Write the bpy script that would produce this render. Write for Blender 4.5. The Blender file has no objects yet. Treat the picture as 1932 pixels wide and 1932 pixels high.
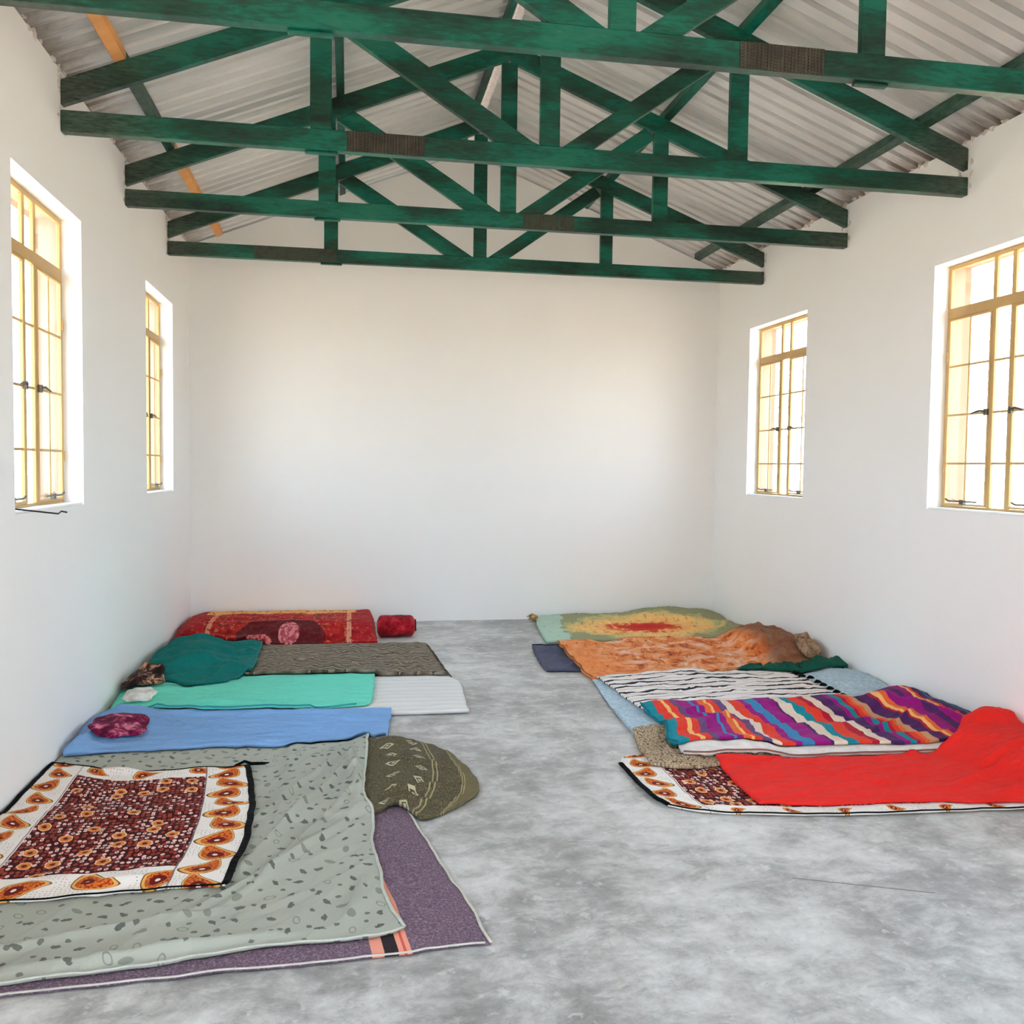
import bpy, math, random
from mathutils import Vector, Matrix, noise
from mathutils.bvhtree import BVHTree

S = bpy.context.scene
COL = S.collection

# ------------------------------------------------------------------ camera
W_IMG, F_PX = 1932.0, 1736.66
YAW, PITCH, ROLL, EYE = 0.1754, 0.0494, 0.0126, 1.6
XL, XR, YB, YF = -1.5365, 3.8956, 9.4219, -1.3      # inner faces of the four walls
cam = bpy.data.cameras.new('camera')
cam.sensor_width = 36.0
cam.lens = 36.0 * F_PX / W_IMG
cam.clip_start, cam.clip_end = 0.05, 500
cam_o = bpy.data.objects.new('camera', cam)
COL.objects.link(cam_o)


def view_vec(a, b):
    c, s = math.cos(ROLL), math.sin(ROLL)
    x, y = c * a + s * b, -s * a + c * b
    c, s = math.cos(PITCH), math.sin(PITCH)
    d, u = c - s * y, -s - c * y
    c, s = math.cos(YAW), math.sin(YAW)
    return Vector((c * x + s * d, -s * x + c * d, u))


v0 = view_vec(0, 0)
vx, vy = (view_vec(1, 0) - v0), (view_vec(0, 1) - v0)
rot = Matrix((vx.normalized(), (-vy).normalized(), (-v0).normalized())).transposed()
cam_o.matrix_world = Matrix.Translation((0, 0, EYE)) @ rot.to_4x4()
S.camera = cam_o

# ------------------------------------------------------------------ light and exposure
SUN_E, SKY_E, EXPOSURE = 13.0, 5.2, 1.38
wd = bpy.data.worlds.new('daylight')
S.world = wd
wd.use_nodes = True
nt = wd.node_tree
bg = nt.nodes['Background']
tc = nt.nodes.new('ShaderNodeTexCoord')
sep = nt.nodes.new('ShaderNodeSeparateXYZ')
ramp = nt.nodes.new('ShaderNodeValToRGB')
nt.links.new(tc.outputs['Generated'], sep.inputs[0])
nt.links.new(sep.outputs['Z'], ramp.inputs[0])
nt.links.new(ramp.outputs[0], bg.inputs[0])
ramp.color_ramp.elements[0].position = 0.0
ramp.color_ramp.elements[0].color = (0.84, 0.92, 1.0, 1)
ramp.color_ramp.elements[1].position = 0.7
ramp.color_ramp.elements[1].color = (0.50, 0.73, 1.0, 1)
bg.inputs[1].default_value = SKY_E
sun = bpy.data.lights.new('sun', 'SUN')
sun.energy, sun.angle, sun.color = SUN_E, 0.01, (1.0, 0.97, 0.92)
sun_o = bpy.data.objects.new('sun', sun)
sun_o.rotation_euler = (math.radians(30), 0, 0)   # high sun, from behind the camera
sun_o.location = (0, -6, 12)
COL.objects.link(sun_o)

S.view_settings.view_transform = 'Standard'
S.view_settings.look = 'None'
S.view_settings.gamma = 1.0
S.view_settings.use_curve_mapping = False
S.view_settings.exposure = EXPOSURE
S.cycles.max_bounces = 16
S.cycles.diffuse_bounces = 10
S.cycles.transparent_max_bounces = 24
S.cycles.sample_clamp_indirect = 12.0


# ------------------------------------------------------------------ shader expressions
def C(r, g, b):
    f = lambda v: (v / 255 / 12.92) if v / 255 <= 0.04045 else ((v / 255 + 0.055) / 1.055) ** 2.4
    return (f(r), f(g), f(b), 1.0)


class X:
    """a socket (or number) with arithmetic that builds Math nodes"""
    def __init__(s, m, k): s.m, s.k = m, k
    def op(s, o, *a):
        n = s.m.nt.nodes.new('ShaderNodeMath')
        n.operation = o
        for i, v in enumerate((s,) + a):
            v = v.k if isinstance(v, X) else v
            if isinstance(v, (int, float)): n.inputs[i].default_value = v
            else: s.m.nt.links.new(v, n.inputs[i])
        return X(s.m, n.outputs[0])
    def __add__(s, o): return s.op('ADD', o)
    __radd__ = __add__
    def __mul__(s, o): return s.op('MULTIPLY', o)
    __rmul__ = __mul__
    def __sub__(s, o): return s.op('SUBTRACT', o)
    def __rsub__(s, o): return s.op('MULTIPLY', -1.0).op('ADD', o)
    def __truediv__(s, o): return s.op('DIVIDE', o)
    def lt(s, o): return s.op('LESS_THAN', o)
    def gt(s, o): return s.op('GREATER_THAN', o)
    def frac(s): return s.op('FRACT')
    def floor(s): return s.op('FLOOR')
    def abs(s): return s.op('ABSOLUTE')
    def sin(s): return s.op('SINE')
    def cos(s): return s.op('COSINE')
    def sqrt(s): return s.op('SQRT')
    def min(s, o): return s.op('MINIMUM', o)
    def max(s, o): return s.op('MAXIMUM', o)
    def pow(s, o): return s.op('POWER', o)
    def between(s, a, b): return s.gt(a) * s.lt(b)
    def ss(s, a, b):
        n = s.m.nt.nodes.new('ShaderNodeMapRange')
        n.interpolation_type = 'SMOOTHSTEP'
        s.m.nt.links.new(s.k, n.inputs[0])
        n.inputs[1].default_value, n.inputs[2].default_value = a, b
        return X(s.m, n.outputs[0])


class Mat:
    def __init__(s, name, rough=0.85, spec=0.3, sheen=0.0, metal=0.0):
        s.mat = bpy.data.materials.new(name)
        s.mat.use_nodes = True
        s.nt = s.mat.node_tree
        s.b = s.nt.nodes['Principled BSDF']
        s.b.inputs['Roughness'].default_value = rough
        s.b.inputs['Specular IOR Level'].default_value = spec
        s.b.inputs['Metallic'].default_value = metal
        s.b.inputs['Sheen Weight'].default_value = sheen * 0.15
        s.tc = s.nt.nodes.new('ShaderNodeTexCoord')
    def xyz(s, which='Object'):
        n = s.nt.nodes.new('ShaderNodeSeparateXYZ')
        s.nt.links.new(s.tc.outputs[which], n.inputs[0])
        return [X(s, n.outputs[i]) for i in range(3)]
    def uv(s): return s.xyz('UV')[:2]
    def vec(s, x, y, z=0.0):
        n = s.nt.nodes.new('ShaderNodeCombineXYZ')
        for i, v in enumerate((x, y, z)):
            if isinstance(v, X): s.nt.links.new(v.k, n.inputs[i])
            else: n.inputs[i].default_value = v
        return n.outputs[0]
    def noise(s, v=None, scale=5.0, detail=3.0, rough=0.55, dist=0.0, color=False):
        n = s.nt.nodes.new('ShaderNodeTexNoise')
        s.nt.links.new(v if v is not None else s.tc.outputs['Object'], n.inputs['Vector'])
        n.inputs['Scale'].default_value = scale
        n.inputs['Detail'].default_value = detail
        n.inputs['Roughness'].default_value = rough
        n.inputs['Distortion'].default_value = dist
        return n.outputs['Color'] if color else X(s, n.outputs[0])
    def voro(s, v, scale=10.0, rnd=1.0, feature='F1'):
        n = s.nt.nodes.new('ShaderNodeTexVoronoi')
        n.feature = feature
        n.voronoi_dimensions = '2D'
        s.nt.links.new(v, n.inputs['Vector'])
        n.inputs['Scale'].default_value = scale
        n.inputs['Randomness'].default_value = rnd
        q = s.nt.nodes.new('ShaderNodeSeparateColor')
        s.nt.links.new(n.outputs['Color'], q.inputs[0])
        return X(s, n.outputs['Distance']), [X(s, q.outputs[i]) for i in range(3)], n.outputs['Position']
    def mix(s, f, a, b):
        n = s.nt.nodes.new('ShaderNodeMix')
        n.data_type = 'RGBA'
        for i, v in ((0, f), (6, a), (7, b)):
            v = v.k if isinstance(v, X) else v
            if isinstance(v, (int, float)): n.inputs[i].default_value = v
            elif isinstance(v, tuple): n.inputs[i].default_value = v
            else: s.nt.links.new(v, n.inputs[i])
        return n.outputs[2]
    def ramp(s, f, stops, interp='LINEAR'):
        n = s.nt.nodes.new('ShaderNodeValToRGB')
        n.color_ramp.interpolation = interp
        e = n.color_ramp.elements
        while len(e) < len(stops): e.new(0.5)
        for q, (p, c) in zip(e, stops): q.position, q.color = p, c
        s.nt.links.new(f.k, n.inputs[0])
        return n.outputs[0]
    def scale_col(s, c, f):                       # colour times a value
        n = s.nt.nodes.new('ShaderNodeVectorMath')
        n.operation = 'SCALE'
        if isinstance(c, tuple): n.inputs[0].default_value = c[:3]
        else: s.nt.links.new(c, n.inputs[0])
        s.nt.links.new(f.k, n.inputs['Scale'])
        return n.outputs[0]
    def base(s, c):
        if isinstance(c, tuple): s.b.inputs['Base Color'].default_value = c
        else: s.nt.links.new(c, s.b.inputs['Base Color'])
        return s
    def bump(s, h, strength=0.3, dist=0.01):
        n = s.nt.nodes.new('ShaderNodeBump')
        n.inputs['Strength'].default_value = strength
        n.inputs['Distance'].default_value = dist
        s.nt.links.new(h.k, n.inputs['Height'])
        s.nt.links.new(n.outputs[0], s.b.inputs['Normal'])
        return s


def mat_plain(name, col, rough=0.7, var=0.12, scale=6.0, bump=0.0, **kw):
    m = Mat(name, rough, **kw)
    n = m.noise(scale=scale, detail=4)
    m.base(m.scale_col(col, n * (2 * var) + (1 - var)))
    if bump: m.bump(m.noise(scale=scale * 12, detail=3), bump, 0.004)
    return m.mat


# ------------------------------------------------------------------ mesh helpers
class MB:
    def __init__(s): s.v, s.f, s.mi = [], [], []
    def face(s, pts, mi=0):
        b = len(s.v)
        s.v += [tuple(p) for p in pts]
        s.f.append(tuple(range(b, b + len(pts))))
        s.mi.append(mi)
    def box(s, x0, x1, y0, y1, z0, z1, mi=0):
        b = len(s.v)
        s.v += [(x, y, z) for z in (z0, z1) for y in (y0, y1) for x in (x0, x1)]
        for q in ((0, 2, 3, 1), (4, 5, 7, 6), (0, 1, 5, 4), (2, 6, 7, 3), (0, 4, 6, 2), (1, 3, 7, 5)):
            s.f.append(tuple(b + i for i in q)); s.mi.append(mi)
    def prism(s, poly, y0, y1, mi=0):             # polygon in x,z (counter-clockwise seen from -y), extruded along y
        b, n = len(s.v), len(poly)
        s.v += [(x, y0, z) for x, z in poly] + [(x, y1, z) for x, z in poly]
        s.f.append(tuple(range(b, b + n))); s.f.append(tuple(range(b + 2 * n - 1, b + n - 1, -1)))
        s.mi += [mi, mi]
        for i in range(n):
            j = (i + 1) % n
            s.f.append((b + j, b + i, b + n + i, b + n + j)); s.mi.append(mi)
    def tube(s, path, r, seg=6, mi=0):
        b = len(s.v)
        path = [Vector(p) for p in path]
        rs = r if isinstance(r, (list, tuple)) else [r] * len(path)
        for i, p in enumerate(path):
            t = (path[min(i + 1, len(path) - 1)] - path[max(i - 1, 0)]).normalized()
            a = t.cross(Vector((0, 0, 1)))
            if a.length < 0.1: a = t.cross(Vector((0, 1, 0)))
            a.normalize(); c = t.cross(a)
            for k in range(seg):
                w = 2 * math.pi * k / seg
                s.v.append(tuple(p + (a * math.cos(w) + c * math.sin(w)) * rs[i]))
        for i in range(len(path) - 1):
            for k in range(seg):
                l = (k + 1) % seg
                s.f.append((b + i * seg + k, b + (i + 1) * seg + k, b + (i + 1) * seg + l, b + i * seg + l)); s.mi.append(mi)
        s.f.append(tuple(range(b, b + seg))); s.mi.append(mi)
        e = b + (len(path) - 1) * seg
        s.f.append(tuple(range(e + seg - 1, e - 1, -1))); s.mi.append(mi)
    def build(s, name, mats, parent=None, at=None, bevel=0.0, smooth=False):
        o0 = Vector(at) if at is not None else Vector((0, 0, 0))
        me = bpy.data.meshes.new(name)
        me.from_pydata([tuple(Vector(p) - o0) for p in s.v], [], s.f)
        for m in (mats if isinstance(mats, (list, tuple)) else [mats]): me.materials.append(m)
        me.polygons.foreach_set('material_index', s.mi)
        if smooth: me.polygons.foreach_set('use_smooth', [True] * len(s.f))
        me.update()
        o = bpy.data.objects.new(name, me)
        COL.objects.link(o)
        o.location = o0
        if parent is not None:
            o.parent = parent
            o.location = o0 - wpos(parent)
        if bevel:
            md = o.modifiers.new('bevel', 'BEVEL')
            md.width, md.segments, md.limit_method = bevel, 1, 'ANGLE'
        return o


def wpos(o):
    p = Vector(o.location)
    while o.parent is not None:
        o = o.parent
        p += Vector(o.location)
    return p


def empty(name, loc):
    o = bpy.data.objects.new(name, None)
    o.empty_display_size = 0.1
    o.location = loc
    COL.objects.link(o)
    return o


def tag(o, label=None, cat=None, group=None, kind=None):
    if label: o['label'] = label
    if cat: o['category'] = cat
    if group: o['group'] = group
    if kind: o['kind'] = kind
    return o


def dup(o, parent=None, loc=None):
    c = o.copy()
    COL.objects.link(c)
    if parent is not None: c.parent = parent
    if loc is not None: c.location = loc
    return c


# ------------------------------------------------------------------ materials of the room
def make_wall():
    m = Mat('white_wall_paint', 0.75, 0.25)
    n = m.noise(scale=1.1, detail=5)
    m.base(m.scale_col((0.87, 0.86, 0.845, 1), n * 0.06 + 0.97))
    return m.bump(m.noise(scale=38, detail=4) + m.noise(scale=3, detail=2) * 1.5, 0.12, 0.006).mat


def make_peach():
    return mat_plain('peach_plaster', C(150, 122, 100), 0.85, 0.05, 3.0, 0.1)


def make_floor():
    m = Mat('cement_floor', 0.4, 0.5)
    x, y, z = m.xyz()
    v = m.vec(x, y * 0.8, 0.0)
    big = m.noise(v, 1.0, 6, 0.62, 0.25)
    mid = m.noise(m.vec(x, y * 1.25, 0.0), 4.6, 10, 0.74, 0.3)
    fine = m.noise(v, 24, 4, 0.6)
    t = big * 0.5 + mid * 0.55 + fine * 0.08
    c = m.ramp(t, [(0.43, C(130, 128, 125)), (0.52, C(162, 160, 157)), (0.59, C(194, 192, 189)), (0.70, C(224, 222, 219))])
    def pick(scale, r0, r1, share, jit):
        d, rc, _ = m.voro(m.vec(x + mid * jit, y + fine * jit), scale, 1.0)
        return (1.0 - d.ss(r0, r1)) * rc[0].gt(1.0 - share)
    c = m.mix(pick(5.2, 0.05, 0.12, 0.3, 0.14) * 0.45, c, C(226, 226, 223))
    c = m.mix(pick(13.0, 0.06, 0.16, 0.3, 0.10) * 0.35, c, C(222, 222, 219))
    c = m.mix(pick(17.0, 0.05, 0.15, 0.2, 0.12) * 0.30, c, C(120, 120, 118))
    smear = m.noise(m.vec(x * 3.2 + mid * 0.8, y * 8.0 + mid * 1.5, 0.0), 1.6, 6, 0.72, 0.2)
    c = m.mix(smear.ss(0.56, 0.64) * 0.32, c, C(228, 228, 225))
    c = m.mix((1.0 - smear.ss(0.36, 0.44)) * 0.28, c, C(126, 126, 124))
    trowel = ((x * 0.8 + y * 0.3 + mid * 0.5) * 9.0 + fine * 0.6).frac()
    c = m.mix(trowel.lt(0.018) * big.gt(0.54) * 0.35, c, C(220, 220, 217))
    # the dried scratch running across the cement
    u = (x - 1.72) / 0.48
    w = (y - (3.29 - u * 0.2) + (fine - 0.5) * 0.012).abs()
    crack = w.lt(0.0045) * u.between(0.0, 1.0)
    c = m.mix(crack, c, C(112, 112, 110))
    m.base(c)
    r = mid * 0.5 + fine * 0.2 + 0.1
    m.nt.links.new(r.k, m.b.inputs['Roughness'])
    return m.bump(mid * 1.0 + fine * 0.3, 0.10, 0.006).mat


def make_paint():
    m = Mat('weathered_green_paint', 0.42, 0.4)
    g = m.nt.nodes.new('ShaderNodeNewGeometry')
    sp = m.nt.nodes.new('ShaderNodeSeparateXYZ')
    m.nt.links.new(g.outputs['Position'], sp.inputs[0])
    x, y, z = [X(m, sp.outputs[i]) for i in range(3)]
    v = m.vec(x * 1.0, y * 1.3, z * 4.0)
    n1 = m.noise(v, 1.3, 4, 0.6)
    n2 = m.noise(m.vec(x * 3.0, y * 3, z * 14.0), 5.0, 5, 0.65)
    c = m.ramp(n1 + (n2 - 0.5) * 0.45, [(0.34, C(6, 34, 26)), (0.44, C(14, 58, 44)), (0.51, C(4, 74, 58)), (0.59, C(0, 96, 78)), (0.78, C(36, 104, 82))])
    chips = (n2 * 0.7 + n1 * 0.3).gt(0.66)
    c = m.mix(chips * 0.5, c, C(96, 140, 112))
    # mildew and bare weathered timber near the two side walls
    e = ((x - 1.18).abs() + (n1 - 0.5) * 1.2).ss(2.1, 2.65)
    c = m.mix(e * 0.75, c, m.ramp(n2, [(0.35, C(22, 28, 24)), (0.65, C(84, 90, 76))]))
    m.base(c)
    return m.bump(n2, 0.25, 0.006).mat


def make_plate():
    m = Mat('rusty_nail_plate', 0.7, 0.4)
    x, y, z = m.xyz()
    st = (x * 62.0 + m.noise(scale=9) * 1.2).frac()
    dots = ((x * 45.0).frac() - 0.5).abs().lt(0.2) * ((z * 70.0 + x * 9.0).frac() - 0.5).abs().lt(0.22)
    n = m.noise(scale=14, detail=4)
    c = m.mix(st.lt(0.3) * 0.7, m.ramp(n, [(0.3, C(44, 40, 34)), (0.7, C(80, 73, 62))]), C(30, 27, 24))
    c = m.mix(dots * 0.8, c, C(28, 27, 25))
    m.base(c)
    return m.bump(st, 0.4, 0.004).mat


def make_plate_faded():
    m = Mat('faded_nail_plate', 0.7, 0.4)
    n = m.noise(scale=22, detail=5, rough=0.7)
    c = m.ramp(n, [(0.35, C(40, 44, 36)), (0.52, C(64, 66, 54)), (0.66, C(30, 74, 58))])
    m.base(c)
    return m.bump(n, 0.4, 0.004).mat


def make_roof():
    m = Mat('galvanised_sheet', 0.42, 0.5, metal=0.45)
    x, y, z = m.xyz()
    n = m.noise(m.vec(x * 0.8, y * 1.2, z), 2.0, 4)
    c = m.ramp(n, [(0.3, C(206, 205, 203)), (0.7, C(226, 225, 223))])
    g = m.nt.nodes.new('ShaderNodeNewGeometry')
    sp = m.nt.nodes.new('ShaderNodeSeparateXYZ')
    m.nt.links.new(g.outputs['Position'], sp.inputs[0])
    wx, wy = X(m, sp.outputs[0]), X(m, sp.outputs[1])
    st = m.noise(m.vec(wx * 2.0, wy * 9.0), 2.0, 4, 0.7)
    e = ((wx - 1.18).abs() + (st - 0.5) * 0.5).ss(2.5, 2.75)      # sheets turn browner in uneven patches towards the wall tops
    c = m.mix(e * 0.7, c, C(120, 100, 84))
    m.base(c)
    return m.mat


def make_glass():
    m = bpy.data.materials.new('window_glass')
    m.use_nodes = True
    t = m.node_tree
    t.nodes.clear()
    out = t.nodes.new('ShaderNodeOutputMaterial')
    mx = t.nodes.new('ShaderNodeMixShader')
    tr = t.nodes.new('ShaderNodeBsdfTransparent')
    tr.inputs[0].default_value = (0.95, 0.96, 0.95, 1)
    gl = t.nodes.new('ShaderNodeBsdfGlossy')
    gl.inputs['Roughness'].default_value = 0.03
    fr = t.nodes.new('ShaderNodeLayerWeight')      # facing term: the same from both sides of a thin pane
    fr.inputs[0].default_value = 0.12
    t.links.new(fr.outputs['Facing'], mx.inputs[0])
    t.links.new(tr.outputs[0], mx.inputs[1])
    t.links.new(gl.outputs[0], mx.inputs[2])
    t.links.new(mx.outputs[0], out.inputs[0])
    return m


M_WALL, M_PEACH, M_FLOOR, M_PAINT, M_PLATE, M_ROOF, M_GLASS, M_PLATE2 = make_wall(), make_peach(), make_floor(), make_paint(), make_plate(), make_roof(), make_glass(), make_plate_faded()
M_FRAME = mat_plain('mustard_frame_paint', C(198, 164, 110), 0.5, 0.12, 8.0, 0.1)
M_STEEL = mat_plain('dull_steel', C(96, 92, 82), 0.45, 0.2, 20.0, metal=0.6)
M_DARKIRON = mat_plain('dark_iron', C(50, 50, 50), 0.5, 0.2, 20.0, metal=0.5)
M_RAWWOOD = mat_plain('bare_orange_timber', C(222, 158, 96), 0.7, 0.25, 9.0, 0.2)
M_RIDGE = mat_plain('rust_flecked_ridge', C(214, 196, 182), 0.7, 0.35, 30.0)
M_MORTAR = mat_plain('crumbly_mortar', C(206, 198, 188), 0.9, 0.35, 25.0, 0.4)
M_SAND = mat_plain('sandy_ground', C(208, 182, 152), 0.95, 0.15, 0.8)
M_BARK = mat_plain('dry_bark', C(150, 132, 118), 0.9, 0.3, 6.0)
M_LEAF = mat_plain('dusty_leaf', C(150, 158, 118), 0.8, 0.3, 3.0)

# ------------------------------------------------------------------ room shell
TI, TO = 0.12, 0.16                 # inner (white) and outer (peach) leaf of the side walls
WT = TI + TO
ZS, ZT = 1.345, 2.988               # sill and head of the windows
RS_L, RS_R = 0.402, 0.386           # roof slopes
RIDGE_X = 1.165
ZP_L, ZP_R = 3.708, 3.728           # sheet underside where it passes each side wall
roof_z = lambda x: (ZP_L + RS_L * (x - XL)) if x < RIDGE_X else (ZP_R - RS_R * (x - XR))
WIN_L = [(1.76, 2.88), (4.635, 5.767), (7.485, 8.57)]
WIN_R = [(1.76, 2.88), (4.59, 5.71), (7.470, 8.627)]


def side_wall(name, xf, sgn, wins):
    """wall whose inner face is x = xf; sgn = -1 left, +1 right"""
    mb = MB()
    def leaf(y0, y1, z0, z1):
        for d0, d1, mi in ((0, TI, 0), (TI, WT, 1)):
            a, b = sorted((xf + sgn * d0, xf + sgn * d1))
            mb.box(a, b, y0, y1, z0, z1, mi)
    ztop = roof_z(xf) - 0.012
    y = YF
    for a, b in wins:
        leaf(y, a, 0, ztop)
        leaf(a, b, 0, ZS)
        leaf(a, b, ZT, ztop)
        y = b
    leaf(y, YB, 0, ztop)
    return tag(mb.build(name, [M_WALL, M_PEACH], at=(xf, 0, 0)), kind='structure')


wall_left = side_wall('wall_left', XL, -1, WIN_L)
wall_right = side_wall('wall_right', XR, 1, WIN_R)


def gable(name, y0, y1, door=None):
    mb = MB()
    a, b = XL - WT, XR + WT
    top = lambda x: roof_z(x) - 0.012
    if door is None:
        mb.prism([(a, 0), (b, 0), (b, top(b)), (RIDGE_X, top(RIDGE_X)), (a, top(a))], y0, y1)
    else:
        d0, d1, h = door
        mb.prism([(a, 0), (d0, 0), (d0, top(d0)), (a, top(a))], y0, y1)
        mb.prism([(d1, 0), (b, 0), (b, top(b)), (RIDGE_X, top(RIDGE_X)), (d1, top(d1))], y0, y1)
        mb.prism([(d0, h), (d1, h), (d1, top(d1)), (d0, top(d0))], y0, y1)
    return tag(mb.build(name, M_WALL, at=(RIDGE_X, y0, 0)), kind='structure')


gable('wall_back', YB, YB + 0.25)
gable('wall_front', YF - 0.25, YF, (-0.7, 1.1, 2.3))
mb = MB()
mb.box(XL - WT, XR + WT, YF - 0.25, YB + 0.25, -0.12, 0.0)
tag(mb.build('floor', M_FLOOR), kind='structure')
mb = MB()
mb.face([(-90, -90, -0.14), (110, -90, -0.14), (110, 120, -0.14), (-90, 120, -0.14)])
tag(mb.build('ground', M_SAND), kind='structure')

# roof: a structure made of separate box-profile sheets and a ridge cap
PITCH_RIB, RIB_H, NR = 0.137, 0.042, 5


def sheet_mesh(side):
    """one sheet of NR ribs; local y from 0, spanning from ridge to eave, given as world x,z offsets"""
    prof = []
    for k in range(NR):
        y = k * PITCH_RIB
        prof += [(y, 0), (y + 0.088, 0), (y + 0.097, RIB_H), (y + 0.128, RIB_H)]
    prof += [(NR * PITCH_RIB, 0), (NR * PITCH_RIB + 0.07, 0.0)]
    if side < 0: x0, x1 = RIDGE_X - 0.03, XL - WT - 0.35
    else: x0, x1 = RIDGE_X + 0.03, XR + WT + 0.35
    mb = MB()
    ns = 6
    n = len(prof)
    for lay, dz in enumerate((0.0, 0.0012)):
        for i in range(ns + 1):
            x = x0 + (x1 - x0) * i / ns
            z = (ZP_L + RS_L * (x - XL)) if side < 0 else (ZP_R - RS_R * (x - XR))
            for (py, pz) in prof: mb.v.append((x, py, z + pz + dz))
    L = (ns + 1) * n
    for lay in (0, 1):
        for i in range(ns):
            for j in range(n - 1):
                a = lay * L + i * n + j
                q = (a, a + 1, a + n + 1, a + n)
                mb.f.append(q if (lay == 1) == (side < 0) else q[::-1]); mb.mi.append(0)
    for j in range(n - 1):
        for i in (0, ns):
            a = i * n + j
            mb.f.append((a, a + 1, L + a + 1, L + a)); mb.mi.append(0)
    return mb


roof = tag(empty('ceiling', (RIDGE_X, (YF + YB) / 2, 4.78)), kind='structure')
Y0_ROOF, NSHEET = YF - 0.55, 17
for side in (-1, 1):
    first = None
    for k in range(NSHEET):
        y = Y0_ROOF + k * NR * PITCH_RIB
        dz = 0.0016 * (k % 2)
        if first is None:
            first = sheet_mesh(side).build('roof_sheet', M_ROOF, roof)
            first.location = Vector((0, y, dz)) - Vector(roof.location)
        else:
            dup(first, roof, Vector((0, y, dz)) - Vector(roof.location))
mb = MB()
zr = roof_z(RIDGE_X) + RIB_H + 0.012
for t in (0.0,):
    mb.prism([(RIDGE_X - 0.17, zr - 0.062), (RIDGE_X, zr + 0.006), (RIDGE_X + 0.17, zr - 0.06), (RIDGE_X + 0.17, zr - 0.056),
              (RIDGE_X, zr + 0.012), (RIDGE_X - 0.17, zr - 0.058)], Y0_ROOF, Y0_ROOF + NSHEET * NR * PITCH_RIB)
mb.build('ridge_cap', M_RIDGE, roof)


# crumbly mortar where the sheets and the truss ends meet the side walls
random.seed(11)


def lump(mb, c, rx, ry, rz, seed):
    n, m_ = 7, 4
    b = len(mb.v)
    for j in range(m_ + 1):
        ph = -math.pi / 2 + math.pi * j / m_
        for i in range(n):
            w = 2 * math.pi * i / n
            d = Vector((math.cos(ph) * math.cos(w), math.cos(ph) * math.sin(w), math.sin(ph)))
            k = 1 + 0.7 * noise.noise(d * 1.9 + Vector((seed * 3.7, seed, 0)))
            mb.v.append((c[0] + d.x * rx * k, c[1] + d.y * ry * k, c[2] + d.z * rz * k))
    for j in range(m_):
        for i in range(n):
            k = (i + 1) % n
            mb.f.append((b + j * n + i, b + j * n + k, b + (j + 1) * n + k, b + (j + 1) * n + i)); mb.mi.append(0)


def mortar(wall, xf, sgn):
    mb = MB()
    zt = roof_z(xf)
    y = 2.4
    k = 0
    while y < YB - 0.05:
        k += 1
        if random.random() < 0.72:
            lump(mb, (xf + sgn * 0.012, y, zt - 0.004 + random.uniform(-.012, .012)), .022, random.uniform(.02, .05), random.uniform(.014, .034), k)
        y += random.uniform(.05, .11)
    for ty in (3.92, 5.391, 6.837, 8.336):
        for q in range(9):
            lump(mb, (xf + sgn * 0.006, ty + random.choice((-0.022, 0.085)) + random.uniform(-.012, .012), random.uniform(3.37, 3.68)), .014, random.uniform(.012, .024), random.uniform(.012, .03), 50 + q + ty)
    o = mb.build('mortar', M_MORTAR, wall, smooth=False)
    tag(o, kind='stuff')


mortar(wall_left, XL, -1)
mortar(wall_right, XR, 1)

# ------------------------------------------------------------------ roof trusses
ZC0, ZC1 = 3.370, 3.485
TRUSS_Y = [3.92, 5.391, 6.837, 8.336]
KX0, KX1 = 1.098, 1.216
rl_top = lambda x: 3.648 + RS_L * (x - XL)
rl_bot = lambda x: rl_top(x) - 0.137
rr_top = lambda x: 3.668 - RS_R * (x - XR)
rr_bot = lambda x: rr_top(x) - 0.137


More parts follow.
